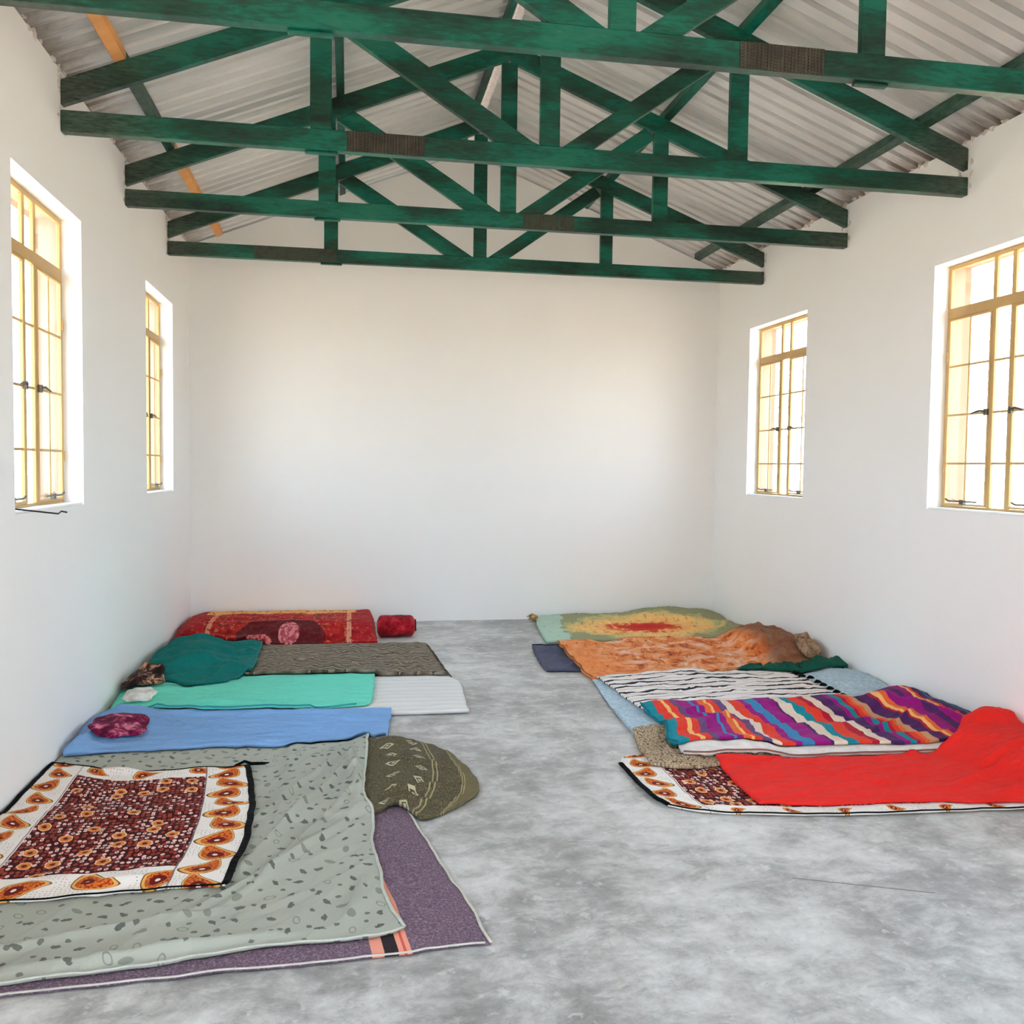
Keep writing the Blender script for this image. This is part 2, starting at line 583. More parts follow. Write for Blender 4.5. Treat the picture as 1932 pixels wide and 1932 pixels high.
def make_truss(y, label, plate):
    at = (1.18, y, ZC0)
    t = tag(empty('roof_truss', at), label, 'truss', 'green timber roof trusses')
    def part(name, poly, y0, y1, mat=M_PAINT, bev=0.004):
        mb = MB()
        mb.prism(poly, y + y0, y + y1)
        cx = sum(p[0] for p in poly) / len(poly); cz = sum(p[1] for p in poly) / len(poly)
        return mb.build(name, mat, t, at=(cx, y, cz), bevel=bev)
    e = 0.003
    part('bottom_chord', [(XL + e, ZC0), (XR - e, ZC0), (XR - e, ZC1), (XL + e, ZC1)], 0, 0.062)
    ax = RIDGE_X
    part('rafter', [(XL + e, rl_bot(XL)), (ax - 0.001, rl_bot(ax)), (ax - 0.001, rl_top(ax)), (XL + e, rl_top(XL))], 0.006, 0.054)
    part('rafter', [(ax + 0.001, rr_bot(ax)), (XR - e, rr_bot(XR)), (XR - e, rr_top(XR)), (ax + 0.001, rr_top(ax))], 0.006, 0.054)
    zk = min(rl_bot(KX0), rr_bot(KX1)) + 0.01
    part('king_post', [(KX0, ZC1), (KX1, ZC1), (KX1, zk), (KX0, zk)], 0.008, 0.05)
    q0, q1 = -0.225, -0.105
    part('queen_post', [(q0, ZC1), (q1, ZC1), (q1, rl_bot(q1) - 0.001), (q0, rl_bot(q0) - 0.001)], 0.004, 0.05)
    part('cleat', [(q0 - 0.03, ZC0 - 0.014), (q1 + 0.035, ZC0 - 0.014), (q1 + 0.035, ZC0 - 0.001), (q0 - 0.03, ZC0 - 0.001)], 0.02, 0.058)
    p0, p1 = 2.278, 2.393
    if y < 4:
        part('cleat', [(p0 - 0.02, ZC0 - 0.014), (p1 + 0.03, ZC0 - 0.014), (p1 + 0.03, ZC0 - 0.001), (p0 - 0.02, ZC0 - 0.001)], 0.02, 0.058)
    part('queen_post', [(p0, ZC1), (p1, ZC1), (p1, rr_bot(p1) - 0.001), (p0, rr_bot(p0) - 0.001)], 0.004, 0.05)
    # braces from the foot of the king post up to the queen posts
    def brace(xa, xb, s, xq, rb):
        # xa nearer the king post, xb farther, at chord top; slope s outward; stops at queen post face xq or rafter underside
        sg = 1 if xb > xa else -1
        za, zb = lambda x: ZC1 + s * abs(x - xa), lambda x: ZC1 + s * abs(x - xb)
        pts = [(xa, ZC1), (xb, ZC1)]
        def hit(zf):
            x = xa
            while (xq - x) * sg > 0 and zf(x) < rb(x) - 0.002: x += 0.002 * sg
            return x
        xt, xu = hit(za), hit(zb)
        pts += [(xu, zb(xu))]
        if abs(xt - xu) > 0.004: pts += [(xq, zb(xq))] if False else []
        pts += [(xt, za(xt))]
        if sg < 0: pts = pts[::-1]
        part('brace', pts, 0.008, 0.05)
    brace(KX0 - 0.012, KX0 - 0.255, 0.615, q1 + 0.002, rl_bot)
    brace(KX1 + 0.012, KX1 + 0.20, 0.713, p0 - 0.002, rr_bot)
    if plate:
        x0, x1, mat, lab = plate
        mb = MB()
        n = 14
        for side_y in (-0.004,):
            poly = [(x0, ZC0 + 0.001), (x1, ZC0 + 0.001), (x1, ZC1 - 0.001), (x0, ZC1 - 0.001)]
            mb.prism(poly, y + side_y, y - 0.0005)
            for k in range(n):                     # pressed teeth rows
                xx = x0 + (x1 - x0) * (k + 0.5) / n
                mb.box(xx - 0.0025, xx + 0.0025, y - 0.0065, y - 0.004, ZC0 + 0.012, ZC1 - 0.012)
        pl = mb.build('splice_plate', mat, t, at=((x0 + x1) / 2, y, (ZC0 + ZC1) / 2))
        tag(pl, lab)
    return t


make_truss(TRUSS_Y[0], 'nearest green roof truss, its chord crossing the whole top of the photo', (1.69, 2.09, M_PLATE, 'dark ribbed metal splice plate'))
make_truss(TRUSS_Y[1], 'second green roof truss from the camera, dark splice plate left of centre', (-0.02, 0.42, M_PLATE, 'dark brown splice plate left of centre'))
make_truss(TRUSS_Y[2], 'third green roof truss from the camera, faded splice right of its king post', (1.27, 1.66, M_PLATE2, 'faded grey brown splice plate'))
make_truss(TRUSS_Y[3], 'farthest green roof truss, nearest the white back wall, left end bare and brown', (-0.82, -0.12, M_PLATE2, 'grey brown splice plate near left end'))

# purlins carrying the sheets
def purlin(x, y0, y1, mat, label, w=0.055):
    l = x < RIDGE_X
    top, zp = (rl_top, lambda q: roof_z(q)) if l else (rr_top, lambda q: roof_z(q))
    a, b = x - w / 2, x + w / 2
    mb = MB()
    mb.prism([(a, top(a) + 0.0005), (b, top(b) + 0.0005), (b, zp(b) - 0.0015), (a, zp(a) - 0.0015)], y0, y1)
    o = mb.build('purlin', mat, at=(x, (y0 + y1) / 2, top(x)), bevel=0.003)
    return tag(o, label, 'purlin', 'purlins under the roof sheets')


TY = TRUSS_Y
purlin(-1.235, 2.6, TY[1] + 0.045, M_RAWWOOD, 'bare orange purlin piece at upper left, just before the second truss')
purlin(-1.235, TY[1] + 0.05, TY[2] + 0.02, M_PAINT, 'green lower left purlin piece between second and third trusses')
purlin(-1.235, TY[2] + 0.025, TY[3] + 0.02, M_RAWWOOD, 'bare orange purlin piece between third and farthest trusses')
purlin(-1.235, TY[3] + 0.025, 9.30, M_RAWWOOD, 'short bare orange purlin end behind the farthest truss by the gable')
purlin(-0.072, 2.6, 9.32, M_PAINT, 'green upper left purlin running beside the left queen posts')
purlin(1.075, 2.6, 9.32, M_PAINT, 'green ridge purlin just left of the roof ridge')
purlin(2.375, 2.6, 9.32, M_PAINT, 'green upper right purlin on the right roof slope')
purlin(3.585, 2.6, 9.30, M_PAINT, 'green lower right purlin near the top of the right wall')


# ------------------------------------------------------------------ windows
def make_window(name, xf, sgn, y0, y1, stay=False, ajar=0.0):
    """steel window in the wall xf; the frame's inner face lies TI-0.01 into the reveal"""
    near, far = y0, y1
    xi = xf + sgn * (TI - 0.012)
    w = tag(empty(name, (xi, (y0 + y1) / 2, ZS)), kind='structure')
    def bar(nm, ya, yb, za, zb, d0=0.0, d1=0.018, parent=w, mat=M_FRAME, bev=0.003):
        mb = MB()
        a, b = sorted((xi + sgn * d0, xi + sgn * d1))
        mb.box(a, b, ya, yb, za, zb)
        return mb.build(nm, mat, parent, at=((a + b) / 2, (ya + yb) / 2, (za + zb) / 2), bevel=bev)
    e, fw = 0.0015, 0.028
    za, zb = ZS + 0.001, ZT - 0.001
    mb = MB()
    a, b = sorted((xi, xi + sgn * 0.022))
    for (q0, q1, r0, r1) in ((y0 + e, y1 - e, za, za + fw), (y0 + e, y1 - e, zb - fw, zb), (y0 + e, y0 + e + fw, za + fw, zb - fw), (y1 - e - fw, y1 - e, za + fw, zb - fw)):
        mb.box(a, b, q0, q1, r0, r1)
    mb.build('window_frame', M_FRAME, w, at=(xi, (y0 + y1) / 2, ZS), bevel=0.003)
    zt0, zt1 = 2.632, 2.70
    yw = y1 - y0
    m1, m2 = y0 + 0.435 * yw, y0 + 0.585 * yw          # centre lines of the mullions
    mw = 0.017
    bar('transom', y0 + fw, y1 - fw, zt0, zt1, -0.004, 0.022)
    ins = [(y0 + fw + e, m1 - mw), (m1 + mw, m2 - mw), (m2 + mw, y1 - fw - e)]
    for m in (m1, m2):
        bar('mullion', m - mw, m + mw, za + fw, zt0, -0.002, 0.018)
        bar('mullion', m - mw, m + mw, zt1, zb - fw, -0.002, 0.018)
    for (p, q) in ins:                                  # upper lights
        bar('pane', p, q, zt1, zb - fw, 0.008, 0.011, mat=M_GLASS, bev=0)
    rows = [za + fw, 1.657, 1.982, 2.309, zt0]
    g = 0.007
    p, q = ins[1]                                       # fixed centre light
    for r in rows[1:4]: bar('glazing_bar', p, q, r - g, r + g, 0.002, 0.014)
    for r0, r1 in zip(rows[:-1], rows[1:]): bar('pane', p, q, r0, r1, 0.008, 0.011, mat=M_GLASS, bev=0)
    for k, (p, q) in enumerate((ins[0], ins[2])):       # two hinged casements
        z0, z1 = za + fw + 0.002, zt0 - 0.002
        mb = MB()
        sw = 0.014
        a, b = sorted((xi - sgn * 0.006, xi + sgn * 0.014))
        for (q0, q1, r0, r1) in ((p, q, z0, z0 + sw), (p, q, z1 - sw, z1), (p, p + sw, z0 + sw, z1 - sw), (q - sw, q, z0 + sw, z1 - sw)):
            mb.box(a, b, q0, q1, r0, r1)
        c = mb.build('casement', M_FRAME, w, at=(xi, p if k == 0 else q, z0), bevel=0.003)
        mid = (p + q) / 2
        for r in rows[1:4]: bar('glazing_bar', p + sw, q - sw, r - g, r + g, -0.002, 0.010, c)
        bar('glazing_bar', mid - 0.006, mid + 0.006, z0 + sw, z1 - sw, -0.001, 0.010, c)
        rr = [z0 + sw] + rows[1:4] + [z1 - sw]
        for r0, r1 in zip(rr[:-1], rr[1:]):
            for (s0, s1) in ((p + sw, mid), (mid, q - sw)):
                bar('pane', s0, s1, r0, r1, 0.003, 0.006, c, M_GLASS, 0)
        # lever handle on the meeting side, and a peg stay along the bottom
        yh = (q - 0.012) if k == 0 else (p + 0.012)
        dr = -1 if k == 0 else 1
        mb = MB()
        xh = xi - sgn * 0.022
        mb.box(min(xh, xi), max(xh, xi), yh - 0.012, yh + 0.012, 1.965, 2.005)
        mb.tube([(xh, yh, 1.99), (xh, yh + dr * 0.05, 1.995), (xh - sgn * 0.006, yh + dr * 0.12, 1.98)], [0.008, 0.008, 0.006], 6)
        tag(mb.build('handle', M_STEEL, c, at=(xh, yh, 1.985)), 'dull steel lever handle')
        mb = MB()
        zz = z0 + 0.03
        mb.tube([(xh, mid - 0.15, zz), (xh, mid + 0.13, zz), (xh, mid + 0.16, zz + 0.012)], 0.006, 6)
        mb.box(min(xh, xi), max(xh, xi), mid - 0.02, mid + 0.02, zz - 0.02, zz + 0.01)
        mb.build('stay', M_STEEL, c, at=(xh, mid, zz))
        # hinges
        yy = p if k == 0 else q
        for zh in (z0 + 0.25, z1 - 0.25):
            mb = MB()
            mb.tube([(xi - sgn * 0.008, yy, zh - 0.03), (xi - sgn * 0.008, yy, zh + 0.03)], 0.007, 6)
            mb.build('hinge', M_FRAME, c, at=(xi, yy, zh))
    if stay:                                            # loose dark rod poking over the sill into the room
        mb = MB()
        s = Vector((xi - sgn * 0.004, y0 + 0.10, ZS + 0.03))
        t_ = Vector((xf - sgn * 0.13, y0 + 0.20, ZS - 0.005))
        mb.tube([s, s.lerp(t_, 0.6), t_, t_ + Vector((-sgn * 0.01, 0.012, 0.012)), t_ + Vector((-sgn * 0.035, 0.02, 0.006))], 0.0045, 6)
        tag(mb.build('loose_stay', M_DARKIRON, w, at=s), 'thin dark rod poking into the room')
    # cement sill strip with spilled putty
    bar('sill', y0 + e, y1 - e, ZS + 0.0005, ZS + 0.014, -0.1, -0.002, mat=M_WALL, bev=0.004)
    return w


make_window('window_1', XL, -1, *WIN_L[1], stay=True)
make_window('window_2', XL, -1, *WIN_L[2])
make_window('window_3', XR, 1, *WIN_R[1])
make_window('window_4', XR, 1, *WIN_R[2])
make_window('window_5', XL, -1, *WIN_L[0])
make_window('window_6', XR, 1, *WIN_R[0])

# ------------------------------------------------------------------ trees outside
random.seed(5)


def make_tree(x, y, h, label):
    t = tag(empty('tree', (x, y, -0.14)), label, 'tree', 'pale dry trees outside the windows')
    mb, lf = MB(), MB()
    def grow(p, d, l, r, n):
        pts = [p]; q = p.copy(); dd = d.copy()
        for i in range(3):
            dd = (dd + Vector((random.uniform(-.25, .25), random.uniform(-.25, .25), random.uniform(-.05, .2)))).normalized()
            q = q + dd * l / 3; pts.append(q.copy())
        mb.tube(pts, [r, r * .85, r * .72, r * .6], 5)
        if n == 0:
            for i in range(7):
                c = q + Vector([random.gauss(0, .16) for _ in range(3)])
                a = Vector([random.uniform(-1, 1) for _ in range(3)]).normalized() * .05
                b2 = a.cross(Vector([random.uniform(-1, 1) for _ in range(3)])).normalized() * .025
                lf.face([c - a, c + b2, c + a, c - b2])
            return
        for i in range(3):
            nd = (dd + Vector((random.uniform(-.9, .9), random.uniform(-.9, .9), random.uniform(-.2, .6)))).normalized()
            grow(pts[2 if i == 0 else 3], nd, l * .72, r * .58, n - 1)
    grow(Vector((x, y, -0.14)), Vector((0, 0, 1)), h * .36, h * .022, 4)
    mb.build('trunk', M_BARK, t, at=(x, y, -0.14))
    tag(lf.build('foliage', M_LEAF, t, at=(x, y, -0.14)), kind='stuff')


make_tree(11.0, 13.4, 4.6, 'pale dry tree seen through the near right window')
make_tree(18.5, 22.5, 5.4, 'taller pale dry tree standing behind, beyond the near right window')
make_tree(11.6, 24.5, 5.2, 'pale dry tree seen through the far right window')


# ------------------------------------------------------------------ draped cloths
PRIOR = []          # BVH trees of the cloths already laid


def poly_at(pts, t):
    L = [0.0]
    for a, b in zip(pts[:-1], pts[1:]): L.append(L[-1] + math.dist(a, b))
    d = t * L[-1]
    for i in range(len(pts) - 1):
        if d <= L[i + 1] or i == len(pts) - 2:
            k = (d - L[i]) / max(1e-9, L[i + 1] - L[i])
            return (pts[i][0] + (pts[i + 1][0] - pts[i][0]) * k, pts[i][1] + (pts[i + 1][1] - pts[i][1]) * k)


def smooth_pts(pts, n=3):
    """Catmull-Rom resample so that fabric edges are curves"""
    if len(pts) < 3: return pts
    out = []
    P = [pts[0]] + list(pts) + [pts[-1]]
    for i in range(1, len(P) - 2):
        for k in range(n):
            t = k / n
            a, b, c, d = P[i - 1], P[i], P[i + 1], P[i + 2]
            out.append(tuple(0.5 * (2 * b[j] + (c[j] - a[j]) * t + (2 * a[j] - 5 * b[j] + 4 * c[j] - d[j]) * t * t + (3 * b[j] - a[j] - 3 * c[j] + d[j]) * t ** 3) for j in (0, 1)))
    out.append(tuple(pts[-1]))
    return out


def support(x, y):
    z = 0.0
    for b in PRIOR:
        h = b.ray_cast(Vector((x, y, 3.0)), Vector((0, 0, -1)))
        if h[0] is not None and h[0].z > z: z = h[0].z
    return z


def cloth(name, label, cat, mat, front, right, back, left, res=0.02, thick=0.008, wr=0.006, wdir=0.0, wscale=(3.0, 14.0),
          lumps=(), creases=(), seed=0, edge=0.008, group='bedding laid out on the floor', parent=None, gap=0.005, drape=14, fn=None, xmax=True):
    front, right, back, left = [smooth_pts(p) for p in (front, right, back, left)]
    ln = lambda p: sum(math.dist(a, b) for a, b in zip(p[:-1], p[1:]))
    nu = max(8, int(max(ln(front), ln(back)) / res)); nv = max(8, int(max(ln(left), ln(right)) / res))
    c00, c10, c01, c11 = front[0], front[-1], back[0], back[-1]
    G = [[None] * (nv + 1) for _ in range(nu + 1)]
    F = [poly_at(front, i / nu) for i in range(nu + 1)]; B = [poly_at(back, i / nu) for i in range(nu + 1)]
    Lf = [poly_at(left, j / nv) for j in range(nv + 1)]; R = [poly_at(right, j / nv) for j in range(nv + 1)]
    ca, sa = math.cos(wdir), math.sin(wdir)
    z0 = [[0.0] * (nv + 1) for _ in range(nu + 1)]
    for i in range(nu + 1):
        u = i / nu
        for j in range(nv + 1):
            v = j / nv
            q = []
            for k in (0, 1):
                q.append((1 - v) * F[i][k] + v * B[i][k] + (1 - u) * Lf[j][k] + u * R[j][k]
                         - ((1 - u) * (1 - v) * c00[k] + u * (1 - v) * c10[k] + (1 - u) * v * c01[k] + u * v * c11[k]))
            if i in (0, nu) or j in (0, nv):            # slightly uneven cut edges
                q[0] += edge * noise.noise(Vector((q[0] * 9, q[1] * 9, seed + 3.1)))
                q[1] += edge * noise.noise(Vector((q[0] * 9, q[1] * 9, seed + 8.7)))
            q[0] = min(max(q[0], XL + 0.012), XR - 0.012)
            q[1] = min(q[1], YB - 0.012)
            G[i][j] = q
            rr = res * 1.05
            z0[i][j] = max(support(q[0] + a, q[1] + b) for a, b in ((0, 0), (rr, rr), (-rr, rr), (rr, -rr), (-rr, -rr), (rr, 0), (-rr, 0), (0, rr), (0, -rr))) + gap if PRIOR else gap
    z = [r[:] for r in z0]
    for it in range(drape):
        n_ = [r[:] for r in z]
        for i in range(nu + 1):
            for j in range(nv + 1):
                s = c = 0
                for a, b in ((i - 1, j), (i + 1, j), (i, j - 1), (i, j + 1)):
                    if 0 <= a <= nu and 0 <= b <= nv: s += z[a][b]; c += 1
                n_[i][j] = max(z0[i][j], 0.5 * z[i][j] + 0.5 * s / c)
        z = n_
    T = [r[:] for r in z]
    for i in range(nu + 1):
        u = i / nu
        for j in range(nv + 1):
            v = j / nv
            x, y = G[i][j]
            ed = min(u * nu, (1 - u) * nu, v * nv, (1 - v) * nv) * res
            f = 0.4 + 0.6 * min(1.0, ed / 0.08)
            a, b = (x * ca + y * sa), (-x * sa + y * ca)
            n1 = noise.noise(Vector((a * wscale[0], b * wscale[1], seed)))
            n2 = noise.noise(Vector((a * wscale[0] * 2.3 + 5, b * wscale[1] * 2.1, seed + 4.0)))
            n3 = noise.noise(Vector((x * 2.2, y * 2.2, seed + 9.0)))
            wv = (1 - abs(n1)) ** 5 * 1.25 + (1 - abs(n2)) ** 4 * 0.55 + max(0, n3) * 0.5
            h = thick + wr * wv * f
            for (lx, ly, lh, sx, sy) in lumps:
                d = ((x - lx) / sx) ** 2 + ((y - ly) / sy) ** 2
                if d < 1.6:
                    k = max(0.0, 1 - d / 1.6)
                    h += lh * k * k * (3 - 2 * k)
            for (x1, y1, x2, y2, ch, cw) in creases:
                dx, dy = x2 - x1, y2 - y1
                L2 = dx * dx + dy * dy
                t = ((x - x1) * dx + (y - y1) * dy) / L2
                if -0.1 < t < 1.1:
                    bend = 0.04 * math.sin(t * 5 + x1 * 9) * math.sqrt(L2) * 0.3
                    d = abs((x - x1) * dy - (y - y1) * dx) / math.sqrt(L2) + 0
                    d = abs(((x - x1) * dy - (y - y1) * dx) / math.sqrt(L2) + bend)
                    k = math.sin(math.pi * min(1, max(0, (t + 0.1) / 1.2)))
                    h += 2.0 * ch * k * math.exp(-(d / (cw * 0.7)) ** 2)
            if fn: h += fn(x, y, u, v)
            T[i][j] = z[i][j] + h
    cx = sum(G[i][j][0] for i in (0, nu) for j in (0, nv)) / 4; cy = sum(G[i][j][1] for i in (0, nu) for j in (0, nv)) / 4
    zb = min(min(r) for r in z0)
    at = Vector((cx, cy, zb))
    verts, faces, uvs = [], [], []
    def under(i, j):                                   # thin in the middle, closed down to what lies below at the edges
        k = min(1.0, min(i, nu - i, j, nv - j) / 3.0)
        a, b = min(T[i][j] - 0.002, z0[i][j]), T[i][j] - 0.003
        return a + (b - a) * k
    idx = lambda l, i, j: l * (nu + 1) * (nv + 1) + i * (nv + 1) + j
    for l in (0, 1):
        for i in range(nu + 1):
            for j in range(nv + 1):
                x, y = G[i][j]
                verts.append((x - cx, y - cy, (T[i][j] if l == 0 else under(i, j)) - zb))
    for i in range(nu):
        for j in range(nv):
            faces.append((idx(0, i, j), idx(0, i + 1, j), idx(0, i + 1, j + 1), idx(0, i, j + 1)))
    for i in range(nu):
        for j in range(nv):
            faces.append((idx(1, i, j), idx(1, i, j + 1), idx(1, i + 1, j + 1), idx(1, i + 1, j)))
    for i in range(nu):
        faces.append((idx(1, i, 0), idx(1, i + 1, 0), idx(0, i + 1, 0), idx(0, i, 0)))
        faces.append((idx(0, i, nv), idx(0, i + 1, nv), idx(1, i + 1, nv), idx(1, i, nv)))
    for j in range(nv):
        faces.append((idx(0, 0, j), idx(0, 0, j + 1), idx(1, 0, j + 1), idx(1, 0, j)))
        faces.append((idx(1, nu, j), idx(1, nu, j + 1), idx(0, nu, j + 1), idx(0, nu, j)))
    me = bpy.data.meshes.new(name)
    me.from_pydata(verts, [], faces)
    me.materials.append(mat)
    uvl = me.uv_layers.new(name='UVMap')
    NV = (nu + 1) * (nv + 1)
    dat = []
    for li in me.loops:
        k = li.vertex_index % NV
        dat += [(k // (nv + 1)) / nu, (k % (nv + 1)) / nv]
    uvl.data.foreach_set('uv', dat)
    me.polygons.foreach_set('use_smooth', [True] * len(faces))
    me.update()
    o = bpy.data.objects.new(name, me)
    COL.objects.link(o)
    o.location = at
    if parent is not None:
        o.parent = parent; o.location = at - wpos(parent)
    tag(o, label, cat, group if parent is None else None)
    top = [Vector((G[i][j][0], G[i][j][1], T[i][j])) for i in range(nu + 1) for j in range(nv + 1)]
    tf = [(i * (nv + 1) + j, (i + 1) * (nv + 1) + j, (i + 1) * (nv + 1) + j + 1, i * (nv + 1) + j + 1) for i in range(nu) for j in range(nv)]
    PRIOR.append(BVHTree.FromPolygons(top, tf))
    o_info = dict(o=o, T=T, G=G, nu=nu, nv=nv, z0=z0)
    return o_info


def register(o):
    """later cloths also lie on this trim"""
    p = wpos(o)
    PRIOR.append(BVHTree.FromPolygons([v.co + p for v in o.data.vertices], [tuple(f.vertices) for f in o.data.polygons]))
    return o


def edge_pts(ci, which, step=1, a=0.0, b=1.0):
    nu, nv = ci['nu'], ci['nv']
    if which == 'front': r = [(i, 0) for i in range(nu + 1)]
    elif which == 'back': r = [(i, nv) for i in range(nu + 1)]
    elif which == 'left': r = [(0, j) for j in range(nv + 1)]
    else: r = [(nu, j) for j in range(nv + 1)]
    n = len(r) - 1
    r = r[int(a * n):int(math.ceil(b * n)) + 1]
    return [Vector((ci['G'][i][j][0], ci['G'][i][j][1], ci['T'][i][j])) for i, j in r[::step]]


def hem(ci, which, r, mat, label=None, name='hem', a=0.0, b=1.0, flat=0.55):
    pts = edge_pts(ci, which, 2, a, b)
    mb = MB()
    zoff = 0.0
    mb.tube([(p.x, p.y, 0) for p in pts], r, 6)
    seg = 6
    for k, p in enumerate(pts):                        # flatten and set on the edge
        for s in range(seg):
            i = k * seg + s
            v = mb.v[i]
            mb.v[i] = (min(max(v[0], XL + 0.004), XR - 0.004), v[1], max(r * flat + 0.001, p.z + 0.001) + v[2] * flat)
    o = mb.build(name, mat, ci['o'], at=tuple(pts[len(pts) // 2]), smooth=True)
    if label: o['label'] = label
    return register(o)


# ---- fabric materials
def weave(m, strength=0.25, scale=260):
    return m.bump(m.noise(scale=scale, detail=2) * 1.0 + m.noise(scale=30, detail=4) * 1.5, strength, 0.004)


def fab(name, col, var=0.10, streak=(2, 26), sheen=0.15):
    m = Mat(name, 0.9, 0.15, sheen)
    x, y, z = m.xyz()
    n = m.noise(m.vec(x * streak[0], y * streak[1], 0.0), 1.0, 5, 0.6)
    k = m.noise(scale=90, detail=2)
    m.base(m.scale_col(col, n * (2 * var) + k * 0.16 + (0.92 - var)))
    f2 = m.noise(m.vec(x * streak[0] * 2.2, y * streak[1] * 1.1, 0.3), 1.0, 4, 0.55, 0.6)
    return m.bump(m.noise(scale=240, detail=2) * 0.12 + n * 0.5 + f2 * 1.3, 0.55, 0.03).mat


def paisley(m, s, t, period, half, seed=0.0):
    """rings of one paisley per period along s; t in metres across, half = half width of the motif"""
    cell = (s / period).floor()
    a = ((s / period).frac() - 0.5) * period
    al = (cell * 0.5).frac() * 4.0 - 1.0                # -1 / +1 alternate
    tt = t * al
    c, d = 0.82, 0.57
    p, q = (a * c + tt * d) / half, (tt * c - a * d) / half
    q = q + (p * p) * 0.35 - 0.1
    wdt = 0.62 - p * 0.28
    return ((p * p) * 0.82 + (q / wdt) * (q / wdt)).sqrt(), p, q


def kanga(name, Wd, Ln, bl, br, bf, bb):
    """printed cloth: maroon field of pink and orange flowers inside a white border of paisleys (metres)"""
    m = Mat(name, 0.85, 0.15, 0.1)
    u, v = m.uv()
    x, y = u * Wd, v * Ln
    # field
    wob = m.noise(m.vec(x, y), 30, 2)
    d, rc, _ = m.voro(m.vec(x * 1.0 + wob * 0.006, y * 0.66 + wob * 0.004), 46, 0.6)
    c = m.mix(d.lt(0.37), C(64, 8, 14), m.mix(rc[0].gt(0.40), C(236, 198, 192), C(164, 62, 46)))
    c = m.mix(d.lt(0.14) * rc[1].gt(0.5), c, C(120, 30, 26))
    d2, r2, _ = m.voro(m.vec(x, y * 0.8), 9.5, 0.75)
    pet = d2 + (m.noise(m.vec(x, y), 60, 1) - 0.5) * 0.1
    on = r2[0].gt(0.52)
    c = m.mix(pet.lt(0.27) * on, c, C(238, 196, 150))
    c = m.mix(pet.lt(0.22) * on, c, C(222, 132, 62))
    c = m.mix(pet.lt(0.10) * on, c, C(110, 24, 20))
    # border paisleys
    white = C(240, 232, 226)
    def strip(s, t, per, half):
        r, p, q = paisley(m, s, t, per, half)
        sp = m.noise(m.vec(s, t), 95, 2)
        k = m.mix(r.lt(1.05), white, C(126, 84, 44))
        k = m.mix(r.lt(0.98), k, C(232, 176, 96))
        k = m.mix(r.lt(0.84), k, m.mix(sp.gt(0.52), C(222, 116, 44), C(158, 50, 22)))
        r3 = ((p + 0.28) * (p + 0.28) + q * q * 1.6).sqrt()
        k = m.mix(r3.lt(0.42), k, C(112, 22, 16))
        k = m.mix(r3.lt(0.13), k, C(244, 228, 214))
        dots = m.voro(m.vec(s, t), 62, 0.4)[0].lt(0.16) * r.gt(1.1) * (m.noise(m.vec(s, t), 7, 1).gt(0.52))
        return m.mix(dots * 0.7, k, C(96, 78, 78))
    yb = Ln - y
    kl = strip(y, x - bl * 0.5, 0.165, bl * 0.40)
    kr = strip(y + 0.05, x - (Wd - br * 0.5), 0.155, br * 0.40)
    kf = strip(x + 0.03, y - bf * 0.5, 0.25, bf * 0.50)
    kb = strip(x + 0.1, yb - bb * 0.5, 0.27, bb * 0.48)
    c = m.mix(y.lt(bf), c, kf)
    c = m.mix(yb.lt(bb), c, kb)
    c = m.mix(x.lt(bl), c, kl)
    c = m.mix((Wd - x).lt(br), c, kr)
    line = (x - bl - 0.012).abs().lt(0.003).max(((Wd - x) - br - 0.002).abs().lt(0.004)) * 0.8
    c = m.mix(line, c, C(120, 100, 100))
    gap = (x - bl).between(0.0, 0.02).max((y - bf).between(0.0, 0.012)).max((yb - bb).between(0.0, 0.014)) * (1.0 - line)
    c = m.mix(gap * (Wd - x).gt(br) * x.gt(bl - 0.001), c, white)
    m.base(c)
    f2 = m.noise(m.vec(x * 7.0, y * 5.0), 1.0, 4, 0.6, 0.5)
    return m.bump(f2 + m.noise(scale=220, detail=2) * 0.1, 0.4, 0.025).mat


def sage():
    m = Mat('sage_leaf_print', 0.85, 0.15, 0.1)
    x, y, z = m.xyz()
    n = m.noise(scale=4, detail=4)
    c = m.scale_col(C(172, 174, 162), n * 0.14 + 0.93)
    d, rc, pos = m.voro(m.vec(x, y), 10.5, 0.5)
    sp = m.nt.nodes.new('ShaderNodeSeparateXYZ')
    m.nt.links.new(pos, sp.inputs[0])
    px, py = X(m, sp.outputs[0]), X(m, sp.outputs[1])
    dx, dy = x - px, y - py
    an = rc[0] * 6.28
    a, b = dx * an.cos() + dy * an.sin(), dy * an.cos() - dx * an.sin()
    r = ((a / 0.021) * (a / 0.021) + (b / 0.011) * (b / 0.011)).sqrt()
    br = m.noise(m.vec(x, y), 75, 2)
    leaf = (r + (br - 0.5) * 1.6).lt(0.92)
    c = m.mix(leaf * rc[1].gt(0.4) * 0.85, c, C(82, 86, 78))
    oval = r.lt(1.15) * rc[1].lt(0.4) * (r.gt(0.8).max(rc[2].gt(0.5)))
    c = m.mix(oval * 0.65, c, C(112, 116, 104))
    d2, r2, _ = m.voro(m.vec(x + 0.05, y + 0.06), 10.5, 0.5)
    fl = (d2 + (m.noise(m.vec(x, y), 60, 2) - 0.5) * 0.22).lt(0.10) * r2[0].gt(0.3)
    c = m.mix(fl * 0.8, c, C(90, 92, 84))
    m.base(c)
    q = m.noise(m.vec((x * 0.58 + y * 0.81) * 2.2, (y * 0.58 - x * 0.81) * 11.0), 1.0, 4, 0.55, 0.5)
    return m.bump(q + m.noise(scale=220, detail=2) * 0.08, 0.5, 0.03).mat


